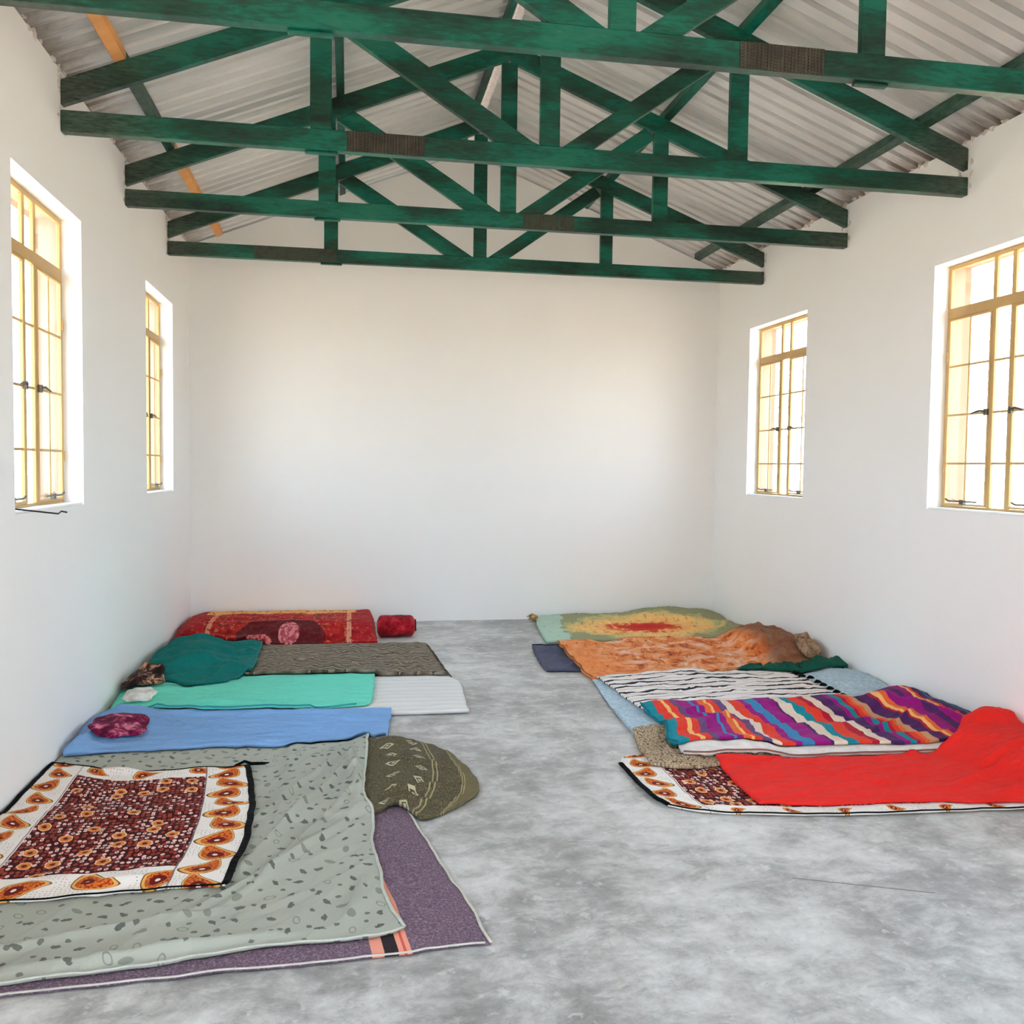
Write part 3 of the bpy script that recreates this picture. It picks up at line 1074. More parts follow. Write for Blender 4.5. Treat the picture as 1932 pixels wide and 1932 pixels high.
def purple_blanket(Wd):
    m = Mat('purple_grey_wool', 0.95, 0.1, 0.25)
    u, v = m.uv()
    x, y, z = m.xyz()
    n = m.noise(scale=120, detail=3)
    c = m.ramp(n, [(0.3, C(84, 66, 82)), (0.55, C(122, 100, 116)), (0.72, C(160, 140, 146))])
    s = (1.0 - u) * Wd
    c = m.mix(s.between(0.26, 0.30), c, C(238, 158, 136))
    c = m.mix(s.between(0.30, 0.345), c, C(46, 36, 40))
    c = m.mix(s.between(0.345, 0.385), c, C(238, 158, 136))
    c = m.mix(s.between(0.275, 0.284), c, C(220, 96, 78))
    m.base(c)
    return weave(m, 0.4, 180).mat


def olive_blanket():
    m = Mat('olive_brown_jacquard', 0.95, 0.1, 0.2)
    u, v = m.uv()
    n = m.noise(scale=130, detail=3)
    c = m.ramp(n, [(0.3, C(62, 56, 42)), (0.6, C(104, 95, 72)), (0.8, C(150, 140, 112))])
    end = u.gt(0.90)
    c = m.mix(end * 0.5, c, C(128, 116, 82))
    for q in (0.72, 0.745, 0.885, 0.9): c = m.mix((u - q).abs().lt(0.004) * 0.75, c, C(176, 162, 118))
    for q, ph in ((0.48, 0.0), (0.64, 0.5)):
        a = (u - q) / 0.045
        b = ((v * 7.0 + ph).frac() - 0.5) / 0.24
        r = a.abs() + b.abs()
        k = r.lt(1.0) * (r.gt(0.62).max(r.lt(0.3)))
        c = m.mix(k * 0.75, c, C(206, 198, 164))
    m.base(c)
    return weave(m, 0.4, 170).mat


def zigzag_blanket():
    m = Mat('brown_zigzag_wool', 0.95, 0.1, 0.2)
    x, y, z = m.xyz()
    k = (y * 30.0 + ((x * 6.0).frac() - 0.5).abs() * 1.6 + m.noise(scale=7) * 2.2).frac()
    n = m.noise(scale=140, detail=2)
    c = m.ramp(k * 0.75 + n * 0.3, [(0.2, C(74, 66, 56)), (0.5, C(116, 104, 90)), (0.85, C(156, 144, 128))])
    m.base(c)
    return weave(m, 0.4, 170).mat


def white_mat():
    m = Mat('white_woven_mat', 0.85, 0.2)
    x, y, z = m.xyz()
    k = ((y * 62.0 + m.noise(scale=3) * 2.5).sin() * 0.5 + 0.5)
    c = m.mix(k.gt(0.93) * 0.28, C(226, 224, 222), C(168, 166, 166))
    m.base(c)
    return m.bump(k, 0.3, 0.004).mat


def red_bed():
    m = Mat('red_medallion_blanket', 0.9, 0.15, 0.3)
    u, v = m.uv()
    n = m.noise(m.vec(u * 6.0, v * 3.0), 3.0, 5, 0.7)
    n2 = m.noise(m.vec(u * 14.0, v * 6.0), 3.0, 4, 0.7)
    c = m.ramp(n, [(0.35, C(96, 8, 12)), (0.5, C(166, 16, 14)), (0.64, C(188, 34, 22))])
    c = m.mix(n2.gt(0.58) * 0.75, c, C(206, 120, 84))
    e = (((u - 0.52) / 0.22) * ((u - 0.52) / 0.22) + ((v - 0.08) / 0.34) * ((v - 0.08) / 0.34)).sqrt() + (n - 0.5) * 0.25
    c = m.mix(e.lt(1.0), c, m.mix(n2.gt(0.55), C(84, 10, 16), C(116, 20, 26)))
    f = (((u - 0.56) / 0.05) * ((u - 0.56) / 0.05) + ((v - 0.15) / 0.16) * ((v - 0.15) / 0.16)).sqrt() + (n2 - 0.5) * 0.6
    c = m.mix(f.lt(1.0), c, m.mix(n2.gt(0.5), C(214, 132, 132), C(168, 60, 76)))
    g = (((u - 0.42) / 0.06) * ((u - 0.42) / 0.06) + ((v - 0.02) / 0.10) * ((v - 0.02) / 0.10)).sqrt() + (n2 - 0.5) * 0.6
    c = m.mix(g.lt(1.0), c, m.mix(n2.gt(0.5), C(208, 112, 108), C(150, 36, 48)))
    edge = ((u - 0.16).abs().lt(0.012) + (u - 0.86).abs().lt(0.012)) * n2.gt(0.42)
    c = m.mix(edge * 0.8, c, C(222, 150, 120))
    c = m.mix(u.lt(0.13).max(u.gt(0.885)) * 0.6, c, C(158, 14, 30))
    top = (v + (n - 0.5) * 0.25).gt(0.72) * u.between(0.1, 0.9)
    c = m.mix(top * n2.lt(0.56), c, C(236, 172, 96))
    m.base(c)
    return weave(m, 0.4, 150).mat


def medallion():
    m = Mat('yellow_sunburst_blanket', 0.9, 0.15, 0.2)
    u, v = m.uv()
    n = m.noise(m.vec(u * 4.0, v * 2.4), 3.0, 5, 0.7)
    n2 = m.noise(m.vec(u * 16.0, v * 5.0), 2.0, 4, 0.7)
    e = (((u - 0.50) / 0.42) * ((u - 0.50) / 0.42) + ((v - 0.45) / 0.46) * ((v - 0.45) / 0.46)).sqrt() + (n - 0.5) * 0.8 + (n2 - 0.5) * 0.35
    c = m.ramp(e, [(0.12, C(196, 38, 26)), (0.34, C(206, 62, 36)), (0.42, C(238, 160, 92)), (0.62, C(240, 190, 116)), (0.8, C(226, 188, 120)),
                   (0.95, C(168, 168, 118)), (1.0, C(150, 150, 112))])
    lt = (u + (n - 0.5) * 0.2).lt(0.12)
    c = m.mix(lt * 0.85, c, C(178, 206, 188))
    br = n2.gt(0.62) * e.gt(0.7)
    c = m.mix(br * 0.6, c, C(140, 92, 60))
    ray = n2.lt(0.42) * e.between(0.1, 0.75)
    c = m.mix(ray * 0.55, c, C(196, 92, 46))
    c = m.mix(n2.gt(0.6) * e.between(0.3, 0.8) * 0.6, c, C(246, 214, 158))
    m.base(c)
    return weave(m, 0.35, 150).mat


def orange_floral():
    m = Mat('orange_floral_blanket', 0.9, 0.15, 0.2)
    u, v = m.uv()
    n = m.noise(m.vec(u * 5.0, v * 3.0), 2.6, 6, 0.7, 0.8)
    n2 = m.noise(m.vec(u * 16.0, v * 8.0), 2.2, 4, 0.7)
    c = m.ramp(n, [(0.34, C(120, 56, 34)), (0.42, C(206, 102, 52)), (0.52, C(232, 148, 84)), (0.58, C(226, 172, 146)), (0.68, C(238, 206, 186))])
    c = m.mix(n2.gt(0.62) * 0.7, c, C(130, 66, 42))
    c = m.mix((n2.lt(0.36)) * 0.6, c, C(236, 190, 150))
    lft = (1.0 - u.ss(0.08, 0.26)) * 0.7
    c = m.mix(lft * n2.lt(0.58), c, C(232, 140, 78))
    c = m.mix((u + (n - 0.5) * 0.1).ss(0.76, 0.84) * 0.85, c, m.ramp(n2, [(0.3, C(92, 58, 44)), (0.7, C(142, 100, 78))]))
    m.base(c)
    return weave(m, 0.35, 150).mat


def black_white():
    m = Mat('white_black_line_cloth', 0.9, 0.15, 0.1)
    u, v = m.uv()
    n = m.noise(m.vec(u * 7.0, v * 3.0), 2.0, 3)
    n2 = m.noise(m.vec(u * 18.0, v * 30.0), 1.0, 2)
    k = (v * 9.0 + (n - 0.5) * 0.5).frac()
    wd = n2 * 0.42
    c = m.mix((k - 0.5).abs().lt(wd * 0.75 - 0.05), C(236, 228, 224), C(44, 38, 42))
    k2 = (v * 9.0 + 0.5 + (n - 0.5) * 0.5).frac()
    c = m.mix((k2 - 0.5).abs().lt(0.07) * 0.55, c, C(198, 160, 146))
    m.base(c)
    return weave(m, 0.3, 170).mat


def serape():
    m = Mat('rainbow_stripe_blanket', 0.9, 0.15, 0.2)
    u, v = m.uv()
    te, rd, ye, pg, mg, cr, bl, dp, og, cm, tn = C(18, 134, 150), C(226, 62, 44), C(244, 184, 112), C(110, 74, 122), C(152, 18, 122), C(226, 204, 184), C(58, 130, 176), C(78, 34, 92), C(232, 104, 52), C(180, 26, 54), C(204, 150, 116)
    seq = [(0, te), (.030, rd), (.060, ye), (.075, rd), (.095, pg), (.115, mg), (.155, bl), (.165, mg), (.185, og), (.205, ye), (.215, rd), (.235, pg), (.262, cr), (.288, rd), (.325, mg),
           (.345, bl), (.38, mg), (.43, dp), (.44, cr), (.475, te), (.505, rd), (.545, cm), (.565, cr)]
    seq2 = [(0, cr), (.04, dp), (.14, mg), (.18, te), (.23, cm), (.26, rd), (.30, og), (.33, tn), (.39, dp), (.48, cm), (.50, ye), (.53, og), (.56, mg), (.66, dp), (.72, mg), (.80, ye), (.83, rd), (.86, dp), (.93, te), (.96, dp)]
    w = u + (m.noise(m.vec(u * 4.0, v * 3.0), 2.0, 2) - 0.5) * 0.02
    a = m.ramp(w / 0.6, [(p / 0.6, c) for p, c in seq], 'CONSTANT')
    b = m.ramp((w - 0.58) / 0.42, seq2, 'CONSTANT')
    c = m.mix(w.gt(0.585), a, b)
    th = m.noise(m.vec(u * 300.0, v * 9.0), 1.0, 2)
    c = m.scale_col(c, th * 0.5 + 0.76)
    m.base(c)
    return weave(m, 0.4, 150).mat


def crochet():
    m = Mat('tan_crochet', 0.95, 0.1)
    x, y, z = m.xyz()
    d, rc, _ = m.voro(m.vec(x, y), 60, 0.6)
    n = m.noise(scale=30, detail=3)
    c = m.ramp(d + (n - 0.5) * 0.3, [(0.15, C(200, 178, 150)), (0.45, C(166, 142, 116)), (0.7, C(106, 88, 70))])
    m.base(c)
    return m.bump(d, 0.6, 0.006).mat


def speckled(name, a, b, c_, scale=24):
    m = Mat(name, 0.9, 0.15, 0.2)
    n = m.noise(scale=scale, detail=4, rough=0.7)
    m.base(m.ramp(n, [(0.40, a), (0.52, b), (0.64, c_)]))
    return weave(m, 0.3).mat


M_BLACK = fab('black_trim', C(9, 9, 9), sheen=0.0)
M_PALE = fab('pale_edging', C(206, 200, 190))
M_SAGEHEM = fab('sage_hem', C(196, 198, 186))

# ---- left row, from the front
purple_i = cloth('blanket', 'purple grey wool blanket with pink and black stripe, under the leaf print sheet', 'blanket', purple_blanket(1.95),
    [(-1.52, 2.84), (-1.02, 2.88), (-.63, 2.90), (-.35, 2.92), (-.05, 2.925), (.1, 2.935), (.21, 2.94), (.25, 2.955), (.47, 2.96)],
    [(.47, 2.96), (.45, 3.11), (.43, 3.28), (.385, 3.5), (.35, 3.71), (.30, 4.01), (.26, 4.25)],
    [(-1.52, 4.3), (.26, 4.25)], [(-1.52, 2.84), (-1.52, 4.3)], thick=0.007, wr=0.004, wscale=(4, 5), seed=1)
hem(purple_i, 'right', 0.006, M_PALE, 'pale edging')
hem(purple_i, 'front', 0.005, M_PALE, 'pale edging')
olive_i = cloth('blanket', 'olive brown blanket with cream diamond motifs, heaped beside the leaf print sheet', 'blanket', olive_blanket(),
    [(-.3, 4.08), (.10, 4.12), (.18, 4.20), (.235, 4.21), (.31, 4.07), (.40, 4.10), (.50, 4.19)],
    [(.50, 4.19), (.60, 4.32), (.645, 4.46), (.63, 4.62), (.56, 4.90)],
    [(-.3, 5.18), (.11, 5.2), (.26, 5.24), (.37, 5.15), (.47, 5.06), (.56, 4.90)],
    [(-.3, 4.08), (-.3, 5.18)], res=0.014, thick=0.012, wr=0.012, wdir=1.1, wscale=(3, 8), seed=2,
    lumps=[(.24, 4.75, .045, .35, .5), (.2, 5.15, .02, .15, .15)], creases=[(.15, 4.8, .6, 4.55, .012, .02), (.1, 4.3, .62, 4.42, .016, .025), (.2, 4.24, .5, 4.2, .014, .02)])
sheet_i = cloth('bed_sheet', 'large sage green sheet printed with small grey leaves, foremost in the left row', 'sheet', sage(),
    [(-1.522, 2.87), (-1.03, 2.92), (-.64, 2.955), (-.26, 3.025), (.0, 3.02), (.11, 3.04), (.19, 3.08)],
    [(.19, 3.08), (.14, 3.27), (.12, 3.58), (.10, 3.82), (.11, 4.10), (.07, 4.32), (.085, 4.61), (.11, 5.24)],
    [(-1.522, 5.24), (-.75, 5.28), (.11, 5.24)], [(-1.522, 2.87), (-1.522, 5.24)], res=0.012, thick=0.006, wr=0.008, wdir=0.95, wscale=(1.6, 7.0), seed=3,
    creases=[(.02, 5.05, -.42, 4.05, .016, .018), (.05, 4.9, -.38, 3.7, .013, .02), (.04, 4.45, -.3, 3.55, .014, .016), (.06, 4.2, -.4, 3.35, .012, .02), (-.1, 3.9, -.6, 3.2, .010, .025),
             (.06, 3.5, .0, 3.12, .012, .02), (-.2, 3.08, -1.0, 2.98, .014, .03), (-.3, 3.3, -1.4, 3.05, .010, .03), (.02, 4.6, .06, 4.25, .015, .025), (-.02, 5.15, .06, 4.4, .012, .02), (.0, 4.62, .08, 4.6, .02, .02)])
hem(sheet_i, 'right', 0.007, M_SAGEHEM, 'light folded hem')
hem(sheet_i, 'front', 0.006, M_SAGEHEM, 'light folded hem')
kanga_i = cloth('printed_cloth', 'square printed cloth with maroon flowered field and paisley border, on the sage sheet', 'cloth', kanga('maroon_paisley_print', 1.08, 1.55, .19, .21, .17, .14),
    [(-1.50, 3.42), (-1.2, 3.43), (-.98, 3.44), (-.81, 3.45), (-.67, 3.45), (-.445, 3.44)],
    [(-.445, 3.44), (-.43, 3.65), (-.415, 3.84), (-.425, 4.2), (-.49, 4.75), (-.51, 4.86)],
    [(-1.515, 5.06), (-1.39, 5.0), (-1.08, 4.85), (-.8, 4.86), (-.51, 4.86)], [(-1.50, 3.42), (-1.51, 4.2), (-1.515, 5.06)], res=0.017, thick=0.006, wr=0.005, wscale=(3, 5), seed=4,
    creases=[(-1.25, 4.88, -1.0, 4.82, .015, .03), (-1.0, 3.5, -.7, 3.55, .008, .03)])
hem(kanga_i, 'right', 0.015, M_BLACK, 'black trim', flat=0.35)
hem(kanga_i, 'left', 0.012, M_BLACK, 'black trim', flat=0.4)
hem(kanga_i, 'back', 0.005, M_BLACK, 'thin black trim')
hem(kanga_i, 'front', 0.005, M_BLACK, 'thin black trim')
mb = MB()
p = edge_pts(kanga_i, 'right')[-1]
mb.tube([p + Vector((-.06, 0, 0)), p + Vector((-.015, .03, .012)), p + Vector((.02, .0, .008)), p + Vector((.075, .01, .004)), p + Vector((.11, .02, .003))], [.006, .008, .009, .008, .003], 6)
tag(mb.build('tie_string', M_BLACK, kanga_i['o'], at=p, smooth=True), 'black knotted corner')

cloth('sleeping_mat', 'white woven sleeping mat with fine lines, its end bare beyond the mint cover', 'mat', white_mat(),
    [(-1.4, 5.95), (.27, 5.84), (.77, 5.84)], [(.77, 5.84), (.765, 5.95), (.80, 6.5), (.79, 6.68), (.72, 6.80)], [(-1.4, 6.9), (.3, 6.84), (.72, 6.80)], [(-1.4, 5.95), (-1.4, 6.9)], thick=0.022, wr=0.004, wscale=(2, 6), seed=5)
blue_i = cloth('bed_cover', 'sky blue rumpled cover, second from the front in the left row', 'bed cover', fab('sky_blue_cotton', C(130, 172, 222), 0.12, (3, 16)),
    [(-1.50, 5.2), (-1.22, 5.22), (-.75, 5.23), (-.32, 5.21), (.1, 5.215), (.215, 5.23)], [(.215, 5.23), (.255, 5.7), (.27, 5.87)],
    [(-1.51, 6.06), (-1.16, 6.0), (-.57, 5.92), (.27, 5.87)], [(-1.50, 5.2), (-1.515, 5.6), (-1.51, 6.06)], res=0.017, thick=0.012, wr=0.014, wdir=0.1, wscale=(2.2, 9), seed=6,
    lumps=[(-1.40, 5.75, .04, .24, .35), (-1.45, 5.3, .025, .1, .12)], creases=[(-1.35, 5.95, -.6, 5.4, .012, .02), (-1.1, 5.35, -.3, 5.3, .010, .02), (-.1, 5.3, .0, 5.85, .008, .03), (-1.48, 5.25, -1.42, 5.5, .02, .03)])
mint_i = cloth('bed_cover', 'bright mint green cover lying half over the white mat', 'bed cover', fab('mint_cotton', C(112, 222, 198), 0.10, (3, 14)),
    [(-1.49, 6.15), (-1.14, 6.0), (-.57, 5.9), (-.2, 5.92), (.1, 5.97)], [(.1, 5.97), (.155, 6.09), (.18, 6.5), (.19, 6.86)],
    [(-1.50, 6.95), (-.7, 6.92), (.19, 6.86)], [(-1.49, 6.15), (-1.515, 6.5), (-1.50, 6.95)], res=0.017, thick=0.012, wr=0.010, wdir=0.15, wscale=(2, 8), seed=7,
    lumps=[(-1.38, 6.6, .025, .25, .42)], creases=[(-1.3, 6.2, -.3, 6.0, .012, .025), (-.5, 6.7, .0, 6.2, .007, .03)])
hem(mint_i, 'front', 0.008, fab('sea_blue_strip', C(52, 160, 168)), 'sea blue lower edge', a=0.15, b=0.97)  # deeper blue-green strip along the cover's front edge
brown_i = cloth('blanket', 'grey brown zigzag wool blanket, in front of the red bedding', 'blanket', zigzag_blanket(),
    [(-1.45, 6.95), (-.67, 6.89), (.14, 6.86), (.735, 6.82)], [(.735, 6.82), (.71, 7.3), (.69, 7.7), (.665, 8.12)], [(-1.45, 8.18), (-.74, 8.16), (.3, 8.17), (.665, 8.12)], [(-1.45, 6.95), (-1.45, 8.18)],
    thick=0.018, wr=0.014, wdir=0.05, wscale=(2.5, 8), seed=8)
mb = MB()
for k, (i, p) in enumerate(list(enumerate(edge_pts(brown_i, 'right')))[::2]):
    mb.tube([p + Vector((-.01, 0, .001)), p + Vector((.02, random.uniform(-.01, .01), -p.z * .5)), p + Vector((.035, random.uniform(-.015, .015), -p.z + .004))], [.004, .003, .002], 4)
tag(register(mb.build('fringe', fab('brown_fringe', C(92, 80, 66)), brown_i['o'], at=edge_pts(brown_i, 'right')[0])), kind='stuff')
teal_i = cloth('shawl', 'dark teal cloth heaped over a pillow on the brown zigzag blanket', 'cloth', fab('dark_teal_cotton', C(14, 112, 108), 0.16, (4, 10)),
    [(-1.40, 6.74), (-1.1, 6.56), (-.86, 6.62), (-.71, 6.95)], [(-.71, 6.95), (-.71, 7.44), (-.745, 8.26)],
    [(-1.51, 8.1), (-1.40, 8.25), (-1.1, 8.28), (-.745, 8.26)], [(-1.40, 6.74), (-1.50, 7.2), (-1.515, 7.6), (-1.51, 8.1)], res=0.015, thick=0.012, wr=0.02, wdir=0.5, wscale=(3, 7), seed=9,
    lumps=[(-1.22, 7.35, .09, .32, .6), (-1.0, 7.0, .04, .25, .3), (-1.3, 8.0, .05, .25, .3)],
    creases=[(-1.3, 7.1, -.75, 7.6, .02, .03), (-1.25, 6.8, -.8, 7.2, .018, .03), (-1.35, 7.7, -.8, 8.0, .018, .035), (-1.15, 6.85, -.95, 6.95, .025, .03)])
hem(teal_i, 'right', 0.007, fab('teal_hem', C(36, 134, 124)))


def bundle(name, label, cat, mat, cx, cy, rx, ry, h, seed, folds=5, rot=0.0):
    """a loosely folded heap of cloth: closed lumpy body with folded ridges, resting on what lies below"""
    zb = min(support(cx + dx * rx * .7, cy + dy * ry * .7) for dx in (-1, 0, 1) for dy in (-1, 0, 1))
    zc = support(cx, cy)
    mb = MB()
    nu, nv = 40, 18
    ca, sa = math.cos(rot), math.sin(rot)
    for j in range(nv + 1):
        for i in range(nu):
            w = 2 * math.pi * i / nu
            f = j / nv
            ph = -math.pi / 2 + math.pi * f
            rr = abs(math.cos(ph)) ** 0.45
            zz = math.copysign(abs(math.sin(ph)) ** 0.7, math.sin(ph))
            x = rr * math.copysign(abs(math.cos(w)) ** 0.7, math.cos(w)); y = rr * math.copysign(abs(math.sin(w)) ** 0.7, math.sin(w))
            n = noise.noise(Vector((x * 1.6 + seed, y * 1.6, zz))) * 0.28
            fo = math.sin((x * 0.8 + y * 0.35 + 0.4 * noise.noise(Vector((x * 2, y * 2, seed + 5)))) * folds + seed)
            x *= 1 + n; y *= 1 + n
            hz = (zz * 0.5 + 0.5) * (1 + 0.16 * fo + n)
            px, py = x * rx * ca - y * ry * sa, x * rx * sa + y * ry * ca
            wx, wy = max(cx + px, XL + 0.006), cy + py
            sup = max(support(wx + a, wy + b) for a, b in ((0, 0), (.02, 0), (-.02, 0), (0, .02), (0, -.02), (.016, .016), (-.016, .016), (.016, -.016), (-.016, -.016)))
            mb.v.append((wx, wy, max(sup, zb) + 0.005 + h * max(0.0, hz)))
    for j in range(nv):
        for i in range(nu):
            k = (i + 1) % nu
            mb.f.append((j * nu + i, j * nu + k, (j + 1) * nu + k, (j + 1) * nu + i)); mb.mi.append(0)
    mb.f.append(tuple(range(nu - 1, -1, -1))); mb.mi.append(0)
    mb.f.append(tuple(nv * nu + i for i in range(nu))); mb.mi.append(0)
    o = register(mb.build(name, mat, at=(cx, cy, zc), smooth=True))
    return tag(o, label, cat, 'small folded cloths on the beds')


bundle('folded_cloth', 'maroon and pink folded cloth lying on the blue cover', 'cloth', speckled('maroon_pink_print', C(70, 10, 40), C(136, 22, 72), C(220, 130, 150), 17), -1.31, 5.56, .15, .16, .033, 1.0)
bundle('folded_cloth', 'small dark patterned bundle at the left edge of the mint cover', 'cloth', speckled('dark_cream_print', C(40, 28, 30), C(70, 46, 44), C(222, 170, 130), 13), -1.385, 6.60, .13, .16, .065, 2.3)
bundle('folded_cloth', 'small white folded cloth in front of the dark patterned bundle', 'cloth', speckled('white_cotton', C(198, 196, 186), C(222, 220, 212), C(232, 230, 224), 10), -1.335, 6.24, .09, .12, .03, 4.1)


def bed_rise(x, y, u, v):
    a = min(1.0, max(0.0, (y - 8.22) / 0.38))
    r = min(1.0, max(0.0, (0.265 - x) / 0.07))
    l = min(1.0, max(0.0, (x - XL + 0.02) / 0.18))
    return 0.125 * (a * a * (3 - 2 * a)) ** 0.7 * (r * r * (3 - 2 * r)) * (0.5 + 0.5 * l) * (1 - 0.15 * max(0, (y - 9.0) / 0.4))


red_i = cloth('padded_bed', 'thick padded bed under a red medallion blanket against the back wall', 'bed', red_bed(),
    [(-1.50, 8.25), (-1.39, 8.22), (-.6, 8.2), (.25, 8.2)], [(.25, 8.2), (.25, 8.8), (.25, 9.36)], [(-1.50, 9.36), (.25, 9.36)], [(-1.50, 8.25), (-1.50, 9.36)],
    thick=0.02, wr=0.012, wscale=(2, 5), seed=11, fn=bed_rise)
# rolled red blanket at the foot of that bed
mb = MB()
nu, nl = 26, 22
for k in range(nl + 1):
    t = k / nl
    x = 0.262 + 0.351 * t
    e = min(1.0, (1 - t) / 0.10) ** 0.5 if t > 0.9 else (min(1.0, t / 0.08) ** 0.5 if t < 0.08 else 1.0)
    for i in range(nu):
        w = 2 * math.pi * i / nu
        r = (0.096 + 0.008 * math.sin(w * 3 + x * 9) + 0.014 * noise.noise(Vector((x * 6, math.cos(w) * 2, math.sin(w) * 2)))) * (0.55 + 0.45 * e)
        zz = 0.10 + math.sin(w) * r
        px, py = x, 8.62 + math.cos(w) * r * 1.3 - 0.03 * (1 - t)
        mb.v.append((px, py, max(0.004, zz - 0.008)))
for k in range(nl):
    for i in range(nu):
        j = (i + 1) % nu
        mb.f.append((k * nu + i, k * nu + j, (k + 1) * nu + j, (k + 1) * nu + i)); mb.mi.append(0)
mb.f.append(tuple(range(nu - 1, -1, -1))); mb.mi.append(0)
mb.f.append(tuple(nl * nu + i for i in range(nu))); mb.mi.append(0)
roll = tag(mb.build('rolled_blanket', speckled('dark_red_fleece', C(110, 10, 20), C(158, 20, 34), C(196, 48, 60), 9), at=(.4, 8.7, 0.012), smooth=True),
           'rolled dark red blanket at the foot of the red padded bed', 'blanket', 'bedding laid out on the floor')
mb = MB()
for t_, r_ in ((0, .07), (1, .045), (2, .022)):
    pass
sp = []
for k in range(40):
    w = k * 0.42
    r = 0.008 + 0.0015 * k
    sp.append((0.6185, 8.62 + math.cos(w) * r * 1.2, 0.095 + math.sin(w) * r))
mb.tube(sp, 0.004, 5)
mb.build('rolled_end', fab('deep_red_edge', C(96, 10, 22)), roll, at=sp[0], smooth=True)

# ---- right row, from the back
r1 = cloth('blanket', 'yellow and pale green sunburst blanket with red centre against the back wall', 'blanket', medallion(),
    [(1.76, 8.08), (2.04, 8.1), (2.73, 7.99), (3.47, 8.1), (3.86, 8.25)], [(3.86, 8.25), (3.87, 8.85), (3.86, 9.37)], [(1.93, 9.37), (2.96, 9.38), (3.86, 9.37)],
    [(1.76, 8.08), (1.79, 8.41), (1.85, 8.9), (1.93, 9.37)], thick=0.02, wr=0.015, wdir=0.1, wscale=(2, 6), seed=21,
    lumps=[(3.45, 9.25, .07, .5, .35), (2.6, 9.3, .03, .9, .2), (3.75, 8.3, .03, .2, .3)], creases=[(2.0, 8.15, 3.4, 8.15, .015, .03), (3.3, 9.0, 3.8, 8.4, .03, .05)])
mb = MB()
pc = edge_pts(r1, 'left')[-1]
for k in range(34):
    a = random.uniform(2.0, 4.6)
    l = random.uniform(.05, .12)
    zz = random.uniform(0.004, .05)
    mb.tube([(pc.x, pc.y - .05, .03), (pc.x + math.cos(a) * l * .6, pc.y - .06 + math.sin(a) * l * .5, zz + .02), (pc.x + math.cos(a) * l, pc.y - .07 + math.sin(a) * l, zz)], [.012, .009, .005], 5)
tag(mb.build('tassel', speckled('tan_tassel', C(120, 84, 50), C(186, 146, 90), C(226, 196, 140), 30), r1['o'], at=(pc.x, pc.y - .06, 0.01)), 'tan corner tassel')
r2 = cloth('cloth', 'slate blue folded cloth showing beside the orange floral blanket', 'cloth', fab('slate_blue_cotton', C(84, 86, 106), 0.15, (8, 3)),
    [(1.52, 6.95), (1.8, 6.92), (2.1, 6.92)], [(2.1, 6.92), (2.15, 7.9)], [(1.60, 7.92), (1.9, 7.9), (2.15, 7.9)], [(1.52, 6.95), (1.545, 7.4), (1.60, 7.92)], thick=0.014, wr=0.012, wdir=1.4, wscale=(3, 9), seed=22,
    creases=[(1.6, 7.6, 1.85, 7.55, .02, .03), (1.58, 7.2, 1.85, 7.15, .015, .03)])
hem(r2, 'back', 0.014, fab('dark_slate_edge', C(44, 44, 56)), 'dark rolled edge')
r3 = cloth('blanket', 'orange and pink floral blanket, rising brown over a pillow by the right wall', 'blanket', orange_floral(),
    [(1.80, 6.63), (2.05, 6.65), (2.61, 6.73), (3.67, 6.88), (3.80, 6.95)], [(3.80, 6.95), (3.86, 7.4), (3.86, 8.0)], [(1.82, 7.9), (2.47, 8.0), (3.42, 8.02), (3.86, 8.0)],
    [(1.80, 6.63), (1.78, 7.11), (1.82, 7.9)], thick=0.018, wr=0.016, wdir=0.2, wscale=(2.2, 6), seed=23,
    lumps=[(3.66, 7.62, .15, .32, .55)], creases=[(3.45, 7.2, 3.75, 8.0, .02, .04), (2.0, 7.0, 2.6, 7.6, .008, .04), (3.3, 7.2, 3.7, 7.4, .02, .03)])
hem(r3, 'left', 0.006, fab('dark_orange_edge', C(150, 84, 44)))
r4 = cloth('bed_sheet', 'pale blue sheet under the white striped cloth, bare at the right wall', 'sheet', speckled('pale_blue_cotton', C(164, 184, 196), C(176, 198, 212), C(196, 212, 222), 40),
    [(1.70, 5.15), (1.77, 5.18), (2.6, 5.3), (3.86, 5.6)], [(3.86, 5.6), (3.87, 6.1), (3.87, 6.6)], [(1.80, 6.6), (2.6, 6.66), (3.87, 6.62)], [(1.70, 5.15), (1.695, 5.41), (1.73, 5.97), (1.80, 6.6)],
    thick=0.012, wr=0.010, wdir=-0.4, wscale=(2.5, 7), seed=24, lumps=[(3.7, 6.3, .05, .3, .35)])
r4b = cloth('striped_cloth', 'white cloth with thin broken black lines, lying on the pale blue sheet', 'cloth', black_white(),
    [(1.90, 5.55), (2.6, 5.55), (3.34, 5.6)], [(3.34, 5.6), (3.34, 5.8), (3.36, 6.11), (3.335, 6.45), (3.36, 6.64)], [(1.83, 6.6), (2.34, 6.69), (2.63, 6.74), (3.36, 6.64)], [(1.90, 5.55), (1.86, 6.0), (1.83, 6.6)],
    thick=0.008, wr=0.009, wdir=0.05, wscale=(2.0, 7), seed=25)
tp = edge_pts(r4b, 'right')
for k in range(9):
    p = tp[int((0.18 + 0.8 * k / 8.5) * (len(tp) - 1))]
    mb = MB()
    mb.tube([p + Vector((-.01, 0, .004)), p + Vector((.012, 0, .012)), p + Vector((.03, .008, .008)), p + Vector((.05, .004, .003))], [.004, .014, .013, .006], 6)
    register(mb.build('tassel', M_BLACK, r4b['o'], at=p, smooth=True))
